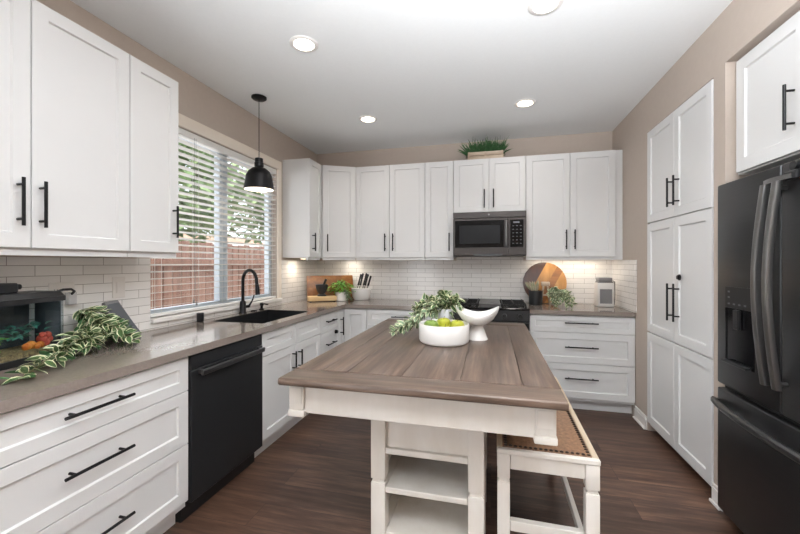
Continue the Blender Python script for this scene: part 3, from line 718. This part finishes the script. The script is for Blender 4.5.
for f in b.bm.faces: f.material_index = 0
b.m = 1
rs = [[(px+q*math.cos(2*PI*k/36), py+q*math.sin(2*PI*k/36), 1.944+z) for k in range(36)] for q, z in prof]
b.rings(rs, False, False)
part('shade', b, ['black', 'white'], r, recalc=False)
b = B(); b.ball((px, py, 2.06), .032); part('bulb', b, 'bulb', r)
lamp('pendant_bulb', 'POINT', (px, py, 2.0), 1.2, (1, .88, .72), shadow_soft_size=.03)

# ------------------------------------------------------------------ blind
r = thing('window_blind', 'white slatted blind hanging in the sink window', 'blind', (XW-.03, 2.6, 1.0))
bx = XW-.028
b = B(); b.box(bx-.028, bx+.028, WY0+.006, WY1-.006, WZ1-.05, WZ1-.003, .003); part('headrail', b, 'blind', r)
b = B(); z = WZ1-.085; tilt = math.radians(-8); c, s_ = math.cos(tilt)*.0245, math.sin(tilt)*.0245
while z > WZ0+.045:
    b.hexa([(bx-c, WY0+.01, z+s_-.0012), (bx+c, WY0+.01, z-s_-.0012), (bx+c, WY1-.01, z-s_-.0012), (bx-c, WY1-.01, z+s_-.0012),
            (bx-c, WY0+.01, z+s_+.0012), (bx+c, WY0+.01, z-s_+.0012), (bx+c, WY1-.01, z-s_+.0012), (bx-c, WY1-.01, z+s_+.0012)])
    z -= .0465
part('slats', b, 'blind', r)
b = B(); b.box(bx-.025, bx+.025, WY0+.01, WY1-.01, WZ0+.006, WZ0+.024, .003); part('bottom_rail', b, 'blind', r)
for y in (1.97, 2.29, 2.60, 2.92, 3.24):
    b = B(); b.tube([(bx+.027, y, WZ0+.024), (bx+.027, y, WZ1-.05)], .0014, 5); b.tube([(bx-.027, y, WZ0+.024), (bx-.027, y, WZ1-.05)], .0014, 5); part('ladder_cord', b, 'blind', r)
b = B(); b.tube([(bx+.04, 2.235, 1.25), (bx+.04, 2.235, WZ1-.04)], .0012, 5); b.tube([(bx+.04, 2.25, 1.22), (bx+.04, 2.25, WZ1-.04)], .0012, 5)
for y, z in ((2.232, 1.05), (2.256, 1.03)):
    b.tube([(bx+.04, y, z+.03), (bx+.04, 2.24, 1.25)], .0012, 5); b.lathe([(.001, .03), (.004, .028), (.008, 0), (.001, -.001)], (bx+.04, y, z), 10)
part('lift_cord', b, 'grey', r)

# ------------------------------------------------------------------ outlets
def plate(name, label, y0, y1, z0, z1, gangs):
    r = thing(name, label, 'outlet' if 'outlet' in name else 'switch', (XW+.008, (y0+y1)/2, z0))
    b = B(); b.box(XW+.0085, XW+.014, y0, y1, z0, z1, .002); part('cover_plate', b, 'plate', r)
    w = (y1-y0)/gangs
    for k in range(gangs):
        yc = y0+w*(k+.5)
        if name == 'wall_outlet':
            for zc in ((z0+z1)/2+.02, (z0+z1)/2-.02):
                b = B(); b.box(XW+.0142, XW+.0155, yc-.015, yc+.015, zc-.014, zc+.014, .0005); rc = part('receptacle', b, 'plate', r)
                b = B(); b.box(XW+.0156, XW+.016, yc-.007, yc-.004, zc-.004, zc+.006); b.box(XW+.0156, XW+.016, yc+.004, yc+.007, zc-.004, zc+.006); part('slot', b, 'blackp', rc)
        else:
            b = B(); b.box(XW+.0142, XW+.0175, yc-.016, yc+.016, (z0+z1)/2-.033, (z0+z1)/2+.033, .001); part('rocker', b, 'plate', r)
plate('wall_outlet', 'double white wall outlet behind the aquarium', 1.325, 1.44, 1.125, 1.245, 2)
plate('wall_switch', 'single white rocker switch plate left of the window', 1.637, 1.712, 1.14, 1.262, 1)
r = thing('power_adapter', 'white plug-in adapter with black cord in the double outlet', 'plug', (XW+.03, 1.41, 1.14))
b = B(); b.box(XW+.0165, XW+.045, 1.39, 1.432, 1.13, 1.195, .004); part('body', b, 'adapter', r)
b = B(); b.tube([(XW+.0455, 1.405, 1.185), (XW+.07, 1.40, 1.20), (XW+.085, 1.375, 1.212), (XW+.085, 1.34, 1.212), (XW+.07, 1.31, 1.20), (XW+.06, 1.288, 1.17), (XW+.05, 1.285, 1.10)], .006, 6); part('cord', b, 'blackp', r)

# ------------------------------------------------------------------ aquarium (built square on, then turned on the counter)
CT = .9145
ax, ay, L2, D2, H = -1.978, 1.045, .225, .088, .255
r = thing('aquarium', 'small glass aquarium with black lid on the left counter', 'aquarium', (ax, ay, CT), math.radians(9), local=True)
def rr(l, d, rad=.02, n=4):
    P = []
    for sx, sy, a0 in ((1, 1, 0), (-1, 1, PI/2), (-1, -1, PI), (1, -1, 1.5*PI)):
        for k in range(n+1):
            a = a0+PI/2*k/n; P.append((sx*(d-rad)+rad*math.cos(a), sy*(l-rad)+rad*math.sin(a)))
    return P
b = B(); b.prism(rr(L2, D2), .001, .028); part('base', b, 'blackp', r)
b = B(); b.rings([[(x, y, .0285) for x, y in rr(L2-.002, D2-.002)], [(x, y, H) for x, y in rr(L2-.002, D2-.002)]], False, False); part('glass_wall', b, 'tank', r)
b = B()
b.prism(rr(L2+.004, D2+.004), H+.0005, H+.022)
b.rings([[(x, y, H+.0225) for x, y in rr(L2+.002, D2+.002)], [(x*.9, y*.95, H+.045) for x, y in rr(L2, D2)]]); part('lid', b, 'blackp', r)
b = B(); b.box(-.05, .03, -.16, .075, H+.0455, H+.088, .006); b.tube([(.0, .07, H+.07), (.0, .10, H+.07)], .012, 10); part('filter_box', b, 'blackp', r)
b = B(); b.prism(rr(L2-.006, D2-.006), .029, .052); part('gravel', b, 'gravel', r)
b = B(); b.box(-D2+.006, -D2+.009, -L2+.02, L2-.022, .053, H-.004); b.box(-D2+.022, D2-.022, L2-.009, L2-.006, .053, H-.004); part('backdrop', b, 'tankback', r, 'dark blue-grey backdrop')
b = B()
for x0, y0, n, hh in ((.0, -.10, 40, .10), (.03, -.03, 30, .07)):
    for k in range(n):
        a = random.uniform(0, 2*PI); b.leaf((x0+random.uniform(-.02, .02), y0+random.uniform(-.03, .03), .05+random.uniform(0, hh)), (math.cos(a), math.sin(a), .5), .035, .016, (0, 0, 1))
part('water_plant', b, 'basil', r, 'bright green water plant')
b = B()
for k in range(46):
    a = random.uniform(0, 2*PI); b.leaf((random.uniform(-.045, .03), random.uniform(.02, .19), random.uniform(.09, .15)), (math.cos(a)*.6, math.sin(a), .6), .04, .022, (0, 0, 1))
part('water_weed', b, 'teal', r, 'teal green water weed')
b = B()
for x, y, q in ((.03, .12, .02), (.045, .145, .016), (.04, .095, .017), (.055, .125, .012)): b.ball((x, y, .054+q*.6), q, (1, 1, 1), 8)
part('ornament', b, 'orange', r, 'orange rock ornament')
b = B()
for x, y, z, q in ((.03, .165, .085, .02), (.035, .185, .10, .016), (.03, .195, .08, .016), (.04, .16, .105, .013), (.03, .18, .065, .018)): b.ball((x, y, z), q, (1, 1, 1), 8)
part('coral', b, 'red', r, 'red coral ornament')

# ------------------------------------------------------------------ leafy garlands
def sprig(bl, bs, p0, p1, n, L, w, arch=.05, m0=0, m1=1, spread=1.0, zmin=None):
    p0, p1 = Vector(p0), Vector(p1); pts = []
    for i in range(9):
        q = i/8; pts.append(p0.lerp(p1, q)+Vector((0, 0, arch*math.sin(PI*q))))
    bs.tube(pts, [.0022]*8+[.0012], 5)
    d = (p1-p0).normalized()
    for i in range(n):
        q = (i+.5)/n; j = min(int(q*8), 7); c = pts[j].lerp(pts[j+1], q*8-j); a = i*2.4+random.uniform(-.4, .4)
        up = Vector((0, 0, 1)); sd = d.cross(up)
        if sd.length < .1: sd = Vector((1, 0, 0))
        sd.normalize(); up = sd.cross(d)
        dr = d*.55+(sd*math.cos(a)+up*math.sin(a)*.75)*spread
        LL = L*random.uniform(.75, 1.15)
        if zmin is not None and c.z+dr.normalized().z*LL < zmin: dr.z = abs(dr.z)*.3; 
        dro = random.uniform(0, .35)
        if zmin is not None: dro = min(dro, max(0, (c.z-zmin)/LL*.8))
        bl.leaf(c, dr, LL, w*random.uniform(.8, 1.15), (random.uniform(-.9, .9), random.uniform(-.9, .9), 1), dro, m0, m1)
r = thing('leaf_garland', 'trailing variegated leaf garland beside the aquarium', 'plant', (-1.86, 1.38, CT))
bl, bs = B(), B(); z = CT+.012
for p0, p1, n, ar in (((-1.89, 1.37, z+.06), (-1.63, .93, z), 24, .015), ((-1.95, 1.36, z+.06), (-1.72, 1.10, z+.01), 20, .04), ((-1.97, 1.36, z+.09), (-1.79, 1.50, z+.01), 20, .06),
                      ((-2.0, 1.42, z+.12), (-1.84, 1.40, z+.03), 20, .05), ((-2.05, 1.41, z+.16), (-2.0, 1.56, z+.07), 22, .04), ((-2.04, 1.38, z+.05), (-1.90, 1.56, z+.02), 20, .08),
                      ((-2.02, 1.40, z+.18), (-1.92, 1.42, z+.10), 16, .02), ((-1.98, 1.40, z+.03), (-1.80, 1.30, z+.03), 18, .05), ((-2.06, 1.45, z+.1), (-1.95, 1.60, z+.03), 18, .05)):
    sprig(bl, bs, p0, p1, int(n*1.5), .066, .030, ar, zmin=CT+.006); sprig(bl, bs, Vector(p0)+Vector((-.01, .0, -.015)), Vector(p1)+Vector((-.03, .01, -.01)), int(n*.8), .07, .03, ar*.6, 2, 2, zmin=CT+.006)
part('foliage', bl, ['leafg', 'leafc', 'fern'], r, recalc=False); part('stem', bs, 'stem', r)
# grey smart display leaning by the tile
r = thing('smart_speaker', 'slanted grey tablet stand leaning at the tile left of the window', 'device', (-2.055, 1.655, CT), 0, local=True)
b = B(); b.hexa([(-.045, -.075, .01), (.04, -.05, .001), (.04, .085, .001), (-.045, .085, .01), (-.052, -.085, .205), (-.030, -.085, .212), (-.030, -.005, .218), (-.052, -.005, .212)], .006, 2); part('body', b, 'grey', r)
b = B(); b.hexa([(.0415, -.04, .012), (.0425, -.04, .012), (.0425, .078, .012), (.0415, .078, .012), (-.0285, -.078, .204), (-.0275, -.078, .204), (-.0275, -.011, .209), (-.0285, -.011, .209)]); part('face', b, 'lcd', r)

# ------------------------------------------------------------------ back-left corner group
def turned(fn, c, rz):
    m = Matrix.Rotation(rz, 3, 'Z'); return lambda p: m@Vector(p)+Vector(c)
# cutting board leaning diagonally across the corner
cr = math.radians(38); ccx, ccy = -1.835, 3.985
tc = lambda u, v, z: (ccx+u*math.cos(cr)-v*math.sin(cr), ccy+u*math.sin(cr)+v*math.cos(cr), z)
b = B(); b.hexa([tc(u, v, z) for u, v, z in ((-.275, -.03, CT+.001), (.275, -.03, CT+.001), (.275, -.01, CT+.005), (-.275, -.01, CT+.005), (-.275, .022, 1.192), (.275, .022, 1.192), (.275, .042, 1.197), (-.275, .042, 1.197))], .004, 2)
solo('cutting_board', b, 'acacia', 'rectangular brown wooden cutting board leaning in the back left corner', 'cutting board', (ccx, ccy, CT))
mxx, myy = -1.845, 3.77
r = thing('cutting_block', 'thick pale butcher block under the black mortar', 'cutting board', (mxx, myy, CT), math.radians(35), local=True)
b = B(); b.box(-.155, .155, -.075, .075, .008, .058, .004, 2); part('board', b, 'pine', r)
for sx in (-.13, .13):
    for sy in (-.055, .055): b = B(); b.lathe([(.012, .0005), (.012, .0078)], (sx, sy, 0), 10); part('foot', b, 'blackp', r)
mz = CT+.0585
b = B(); b.lathe([(.05, 0), (.05, .012), (.032, .026), (.05, .05), (.066, .10), (.07, .128), (.066, .13), (.06, .11), (.044, .06), (.02, .045), (.001, .044)], (mxx, myy, mz), 28)
solo('mortar', b, 'stone', 'black stone mortar on the pale butcher block', 'mortar', (mxx, myy, mz))
b = B(); b.tube([(mxx-.005, myy, mz+.064), (mxx+.02, myy, mz+.11), (mxx+.05, myy+.01, mz+.19)], [.016, .011, .014], 12)
solo('pestle', b, 'stone', 'black stone pestle standing in the mortar', 'pestle', (mxx, myy, mz+.06))
# white pot with bright herbs
pc = (-1.65, 3.88)
r = thing('potted_herb', 'bright green herb in a white pot by the butcher block', 'plant', (pc[0], pc[1], CT))
b = B(); b.lathe([(.05, 0), (.066, .004), (.075, .09), (.076, .098), (.07, .098), (.066, .08), (.001, .079)], (pc[0], pc[1], CT), 28); part('pot', b, 'white', r)
b = B()
for k in range(150):
    a = random.uniform(0, 2*PI); q = abs(random.gauss(0, .065)); b.leaf((pc[0]+q*math.cos(a)-.01, pc[1]+q*math.sin(a)*.7, CT+.10+random.uniform(0, .13)*(1-q*3)), (math.cos(a), math.sin(a), random.uniform(-.2, .9)), .05, .034, (0, 0, 1), .4)
part('foliage', b, 'basil', r, recalc=False)
b = B()
for k in range(70):
    q = random.random(); a = random.uniform(0, 2*PI); b.leaf((pc[0]+.075+.07*q*random.uniform(.4, 1), pc[1]-.05-random.uniform(0, .04), CT+.12-.10*q+random.uniform(-.01, .02)), (math.cos(a), math.sin(a), -.2), .035, .016, (0, 0, 1), .15)
for k in range(9): b.tube([(pc[0]+.01, pc[1], CT+.085), (pc[0]+.05, pc[1]-.04, CT+.14), (pc[0]+.09+.006*k, pc[1]-.06, CT+.03+.007*k)], .0015, 4)
part('trailing_leaves', b, 'sage', r, 'darker trailing leaves', recalc=False)
# white bowl-shaped knife holder
kc = (-1.47, 4.035)
r = thing('knife_holder', 'round white knife holder full of black-handled knives', 'knife block', (kc[0], kc[1], CT))
b = B(); b.lathe([(.07, 0), (.085, .004), (.105, .04), (.115, .10), (.118, .135), (.112, .137), (.001, .132)], (kc[0], kc[1], CT), 32); part('body', b, 'white', r)
for dx, dy, hh in ((-.055, .01, .165), (-.02, -.015, .175), (.012, .012, .175), (.04, -.012, .165), (.066, .01, .145)):
    b = B(); p = Vector((kc[0]+dx, kc[1]+dy, CT+.128)); q = p+Vector((.045, .005, hh)); m1 = p.lerp(q, .25)
    b.tube([p, m1], .006, 6);
    b2 = B(); b2.tube([m1, p.lerp(q, .6), q, q+Vector((.004, 0, .004))], [.012, .010, .013, .009], 8)
    kx = thing('knife', 'black-handled knife standing in the round white knife holder', 'knife', tuple(p), group='knives in the white holder')
    part('bolster', b, 'steel', kx); part('handle', b2, 'blackp', kx)

# ------------------------------------------------------------------ right back counter group
r = thing('round_board', 'round two-tone wooden serving board leaning right of the range', 'serving board', (.555, 4.118, CT), local=True)
Rb = .218; tl_ = math.radians(9)
mt = Matrix.Rotation(-tl_, 3, 'X')
def disc(b, sel):
    # slabs of the disc between chords, standing upright in x-z then leaned back
    x0, x1 = sel; n = 14; P = []
    for k in range(n+1):
        x = x0+(x1-x0)*k/n; P.append((x, math.sqrt(max(0, Rb*Rb-x*x))))
    poly = P+[(x, -z) for x, z in reversed(P)]
    ca, sa = math.cos(-.5), math.sin(-.5)
    pl = [(x*ca-z*sa, x*sa+z*ca) for x, z in poly]
    cl = []
    for q in pl:
        if not cl or (abs(q[0]-cl[-1][0])+abs(q[1]-cl[-1][1])) > 1e-5: cl.append(q)
    n = len(cl); vs = [mt@Vector((x, -.009, z+Rb)) for x, z in cl]+[mt@Vector((x, .009, z+Rb)) for x, z in cl]
    vs = [v+Vector((0, 0, .004)) for v in vs]
    b.raw(vs, [tuple(range(n)), tuple(range(2*n-1, n-1, -1))]+[(i, n+i, n+(i+1) % n, (i+1) % n) for i in range(n)])
for nm, sel, m in (('dark_half', (-Rb, -.08), 'acaciaD'), ('plank', (-.08, .03), 'acaciaL'), ('plank', (.03, .10), 'acacia'), ('plank', (.10, Rb), 'acaciaL')):
    b = B(); disc(b, sel); part('wood_strip', b, m, r, 'dark wood strip' if m == 'acaciaD' else None)
bc = (.445, 3.965)
r = thing('potted_plant', 'small pale plant in a black ribbed pot before the round board', 'plant', (bc[0], bc[1], CT))
b = B(); out = []
for q, z in ((.055, 0), (.062, .003), (.066, .145), (.061, .147), (.058, .13), (.001, .129)):
    out.append([(bc[0]+max(q, 1e-4)*(1+(.035 if k % 2 else 0))*math.cos(2*PI*k/36), bc[1]+max(q, 1e-4)*(1+(.035 if k % 2 else 0))*math.sin(2*PI*k/36), CT+z) for k in range(36)])
b.rings(out); part('pot', b, 'blackp', r)
b = B()
for k in range(34):
    a = random.uniform(0, 2*PI); q = random.uniform(0, .045); b.leaf((bc[0]+q*math.cos(a)-.02, bc[1]+q*math.sin(a), CT+.13+random.uniform(0, .04)), (math.cos(a)*.45-.25, math.sin(a)*.35, 1.2), .10, .02, (0, -1, .3), .1, 0, 1)
part('foliage', b, ['weather', 'sage'], r, recalc=False)
r = thing('leaf_garland', 'green leafy sprig spilling over counter right of black pot', 'plant', (.64, 3.92, CT))
bl, bs = B(), B(); z = CT+.01
for p0, p1, n, ar in (((.57, 3.94, z+.13), (.76, 3.78, z+.02), 26, .06), ((.57, 3.94, z+.15), (.65, 3.82, z+.08), 24, .05), ((.59, 3.94, z+.11), (.78, 3.86, z+.06), 24, .05),
                      ((.57, 3.92, z+.12), (.62, 3.76, z+.0), 24, .03), ((.60, 3.92, z+.10), (.72, 3.72, z+.0), 24, .05)):
    sprig(bl, bs, p0, p1, int(n*1.6), .055, .03, ar, 0, 1, zmin=CT+.006)
part('foliage', bl, ['sage', 'leafc'], r, recalc=False); part('stem', bs, 'stem', r)
# little wooden house-shaped ornament
b = B(); c0 = (.548, 4.03)
for s in (-1, 1):
    b.hexa([(c0[0]+s*.052, c0[1]-.015, CT), (c0[0]+s*.034, c0[1]-.015, CT), (c0[0]+s*.034, c0[1]+.015, CT), (c0[0]+s*.052, c0[1]+.015, CT),
            (c0[0]+s*.028, c0[1]-.015, CT+.19), (c0[0]+s*.012, c0[1]-.015, CT+.19), (c0[0]+s*.012, c0[1]+.015, CT+.19), (c0[0]+s*.028, c0[1]+.015, CT+.19)], .003)
b.box(c0[0]-.042, c0[0]+.042, c0[1]-.018, c0[1]+.018, CT+.19, CT+.235, .006); b.box(c0[0]-.03, c0[0]+.03, c0[1]-.012, c0[1]+.012, CT+.09, CT+.105)
solo('wooden_ornament', b, 'weather', 'weathered A-shaped wooden ornament in front of the round board', 'ornament', (c0[0], c0[1], CT))
# white canister with a grey window
cc = (1.083, 3.98)
r = thing('canister', 'white canister with grey window and dark lid by tile corner', 'canister', (cc[0], cc[1], CT), local=True)
b = B(); b.box(-.074, .074, -.062, .062, .001, .235, .012, 3); part('body', b, 'plate', r)
b = B(); b.box(-.054, .054, -.0655, -.0625, .035, .175, .001); part('window', b, 'grey', r)
b = B(); b.box(-.068, .068, -.056, .056, .2355, .245, .003); b.box(-.062, .062, -.05, .05, .2455, .285, .006, 2); part('lid', b, 'grey', r, 'dark grey lid')
b = B(); b.tube([(.078, 0, .255), (.092, -.01, .245), (.094, -.01, .12), (.088, -.01, .02)], .004, 6); part('side_strap', b, 'blackp', r)

# ------------------------------------------------------------------ crate of greenery on top of cabinets
r = thing('plant_crate', 'green grassy plant in a weathered wood crate atop the cabinets', 'plant', (-.055, 3.98, ZU1+.001))
x0, x1, y0, y1, z0 = -.235, .125, 3.895, 4.07, ZU1+.001
b = B()
for zz in (z0, z0+.041):
    b.box(x0, x1, y0, y0+.012, zz, zz+.038, .002); b.box(x0, x1, y1-.012, y1, zz, zz+.038, .002)
    b.box(x0, x0+.012, y0+.0125, y1-.0125, zz, zz+.038, .002); b.box(x1-.012, x1, y0+.0125, y1-.0125, zz, zz+.038, .002)
for xx in (x0+.002, (x0+x1)/2-.01, x1-.022): b.box(xx, xx+.02, y0-.005, y0-.0003, z0, z0+.079, .001)
b.box(x0+.012, x1-.012, y0+.0125, y1-.0125, z0+.001, z0+.01); part('crate', b, 'weather', r)
for xx, sg in ((x0, -1), (x1, 1)):
    b = B(); b.tube([(xx, 3.955, z0+.06), (xx+sg*.018, 3.955, z0+.055), (xx+sg*.018, 4.01, z0+.055), (xx, 4.01, z0+.06)], .004, 6); part('handle', b, 'stem', r)
b = B()
for k in range(480):
    x = random.uniform(x0+.02, x1-.02); y = random.uniform(y0+.02, y1-.02); a = random.uniform(0, 2*PI); sp_ = random.uniform(.1, 1.1)
    b.leaf((x, y, z0+.05), (math.cos(a)*sp_+(x+.055)*1.6, math.sin(a)*sp_*.6, 1), random.uniform(.12, .23), .010, (math.sin(a), -math.cos(a), .5), random.uniform(.0, .35))
part('foliage', b, 'fern', r, recalc=False)

# ------------------------------------------------------------------ on the island
tz = TZ+.0005
bx_, by_ = -.247, 1.985
b = B(); b.lathe([(.122, 0), (.130, .005), (.135, .016), (.136, .098), (.133, .103), (.129, .103), (.125, .098), (.124, .018), (.001, .016)], (bx_, by_, tz), 48)
solo('serving_bowl', b, 'white', 'low round white bowl of green apples on the island', 'bowl', (bx_, by_, tz))
AP = [(.07, -.01, .082, 'yellow-green apple at right of the white bowl', 0), (-.008, .04, .084, 'yellow-green apple in the middle of the white bowl', .4), (-.066, -.03, .080, 'darker green apple at left of the white bowl', 1.1), (.012, -.068, .058, 'green apple half hidden at front of the white bowl', .7)]
for dx, dy, dz, lab, sp_ in AP:
    r = thing('apple', lab, 'apple', (bx_+dx, by_+dy, tz+dz), sp_, group='apples in the white bowl', local=True)
    b = B(); R = .042; b.lathe([(.001, -.033), (.014, -.037), (.028, -.030), (.039, -.010), (.042, .008), (.037, .027), (.024, .037), (.011, .035), (.002, .027)], (0, 0, 0), 22); part('skin', b, 'apple' if sp_ < 1 else 'pear', r)
    b = B(); b.tube([(0, 0, .027), (.003, 0, .042), (.008, .002, .05)], .0015, 5); part('stem', b, 'bark', r)
r = thing('leafy_plant', 'variegated leafy plant in pale pot behind the white apple bowl', 'plant', (bx_-.03, by_+.20, tz))
c0 = Vector((bx_-.02, by_+.20, tz))
b = B(); b.lathe([(.03, .0), (.038, .002), (.046, .10), (.048, .155), (.044, .156), (.041, .12), (.001, .118)], c0, 24); part('pot', b, 'pale', r, 'pale pot')
bl, bs = B(), B()
for p1, n, ar in (((-.13, .02, .19), 22, .04), ((-.18, -.02, .15), 24, .05), ((-.01, .03, .245), 24, .02), ((.08, .0, .21), 22, .04), ((.09, -.03, .16), 18, .05), ((-.05, -.06, .18), 20, .04), ((.0, .08, .20), 18, .04), ((.04, -.03, .21), 18, .03), ((-.09, .06, .18), 16, .05)):
    sprig(bl, bs, c0+Vector((0, 0, .115)), c0+Vector(p1), int(n*1.5), .056, .030, ar, 0, 1)
for p0, p1, n, ar in (((-.03, -.03, .14), (-.22, -.08, .03), 26, .05), ((-.03, .0, .14), (-.25, -.02, .05), 22, .05), ((-.17, -.06, .07), (-.29, -.12, .02), 18, .015), ((-.04, -.02, .14), (-.17, -.03, .06), 22, .04)):
    sprig(bl, bs, c0+Vector(p0), c0+Vector(p1), int(n*1.5), .052, .028, ar, 2, 1, zmin=tz+.006)
part('foliage', bl, ['leafg', 'leafc', 'sage'], r, recalc=False); part('stem', bs, 'stem', r)
# footed bowl with a waving rim
vx, vy = -.075, 2.11
r = thing('footed_bowl', 'white footed bowl with wavy rim on the island', 'bowl', (vx, vy, tz))
def wave(p, a, rr_):
    q = min(1, rr_/.125); p.z += .027*q*q*q*math.cos(2*a)-.008*q*q; return p
b = B()
b.lathe([(.001, .078), (.03, .080), (.06, .089), (.09, .110), (.112, .138), (.122, .165), (.121, .171), (.116, .168), (.10, .140), (.08, .120), (.05, .104), (.001, .097)], (vx, vy, tz), 48, wave); part('bowl', b, 'white', r)
b = B(); b.lathe([(.058, .0), (.058, .006), (.054, .012), (.040, .052), (.031, .071), (.034, .0775), (.001, .0776)], (vx, vy, tz), 32); part('foot', b, 'white', r)

# ------------------------------------------------------------------ outside the window
b = B(); b.box(-30, -2.28, -12, 20, -.2, -.12); struct('ground', b, 'ground')
r = thing('garden_fence', 'red-brown board fence outside the sink window', 'fence', (-4.3, 3.5, -.12))
b = B(); y = -1.0; k = 0
while y < 9:
    b.box(-4.31, -4.29, y, y+.135, -.12, 1.64+.012*((k*7) % 3), .003); y += .152; k += 1
part('boards', b, 'fence', r)
for zz in (.25, 1.30): b = B(); b.box(-4.289, -4.25, -1, 9, zz, zz+.09); part('rail', b, 'fence', r)
for k in range(5):
    b = B(); y = -.6+k*2.3; b.box(-4.405, -4.311, y, y+.09, -.12, 1.6, .004); part('post', b, 'fence', r)
r = thing('neighbour_house', 'pale neighbouring house beyond the fence with clay roof', 'house', (-12, 9, -.12))
b = B(); b.box(-13, -10.7, 2.8, 16, -.12, 2.1); part('wall', b, 'stucco', r)
b = B(); b.hexa([(-13.5, 2.3, 2.101), (-10.4, 2.3, 2.101), (-10.4, 16.4, 2.101), (-13.5, 16.4, 2.101), (-12.1, 3.2, 2.6), (-11.9, 3.2, 2.6), (-11.9, 16, 2.6), (-12.1, 16, 2.6)]); part('roof', b, 'roof', r)
b = B(); b.box(-10.399, -10.36, 2.3, 16.4, 1.95, 2.15); part('fascia', b, 'trim', r)
for i, (x, y, h, R, lab) in enumerate(((-6.4, 1.6, 3.0, 1.85, 'green tree seen through the left half of the window blind'), (-6.4, 5.9, 3.2, 2.05, 'green tree seen through the right half of the window blind'), (-6.2, 10.4, 3.3, 2.1, 'distant green tree seen at the right edge of the window'))):
    r = thing('garden_tree', lab, 'tree', (x, y, -.12), group='trees outside the window')
    b = B(); b.tube([(x, y, -.12), (x+.06, y-.03, 1.2), (x, y+.05, h)], [.12, .09, .05], 8); part('trunk', b, 'bark', r)
    b = B()
    for k in range(2600):
        v = Vector((random.gauss(0, 1), random.gauss(0, 1), random.gauss(0, 1))).normalized()*R*random.uniform(.45, 1)
        v.z *= .85; a = random.uniform(0, 2*PI); b.leaf((x+v.x*.75, y+v.y, h+v.z), (math.cos(a), math.sin(a), random.uniform(-.6, .4)), .26, .15, (random.uniform(-1, 1), random.uniform(-1, 1), 1))
    part('crown', b, 'tree', r, recalc=False)
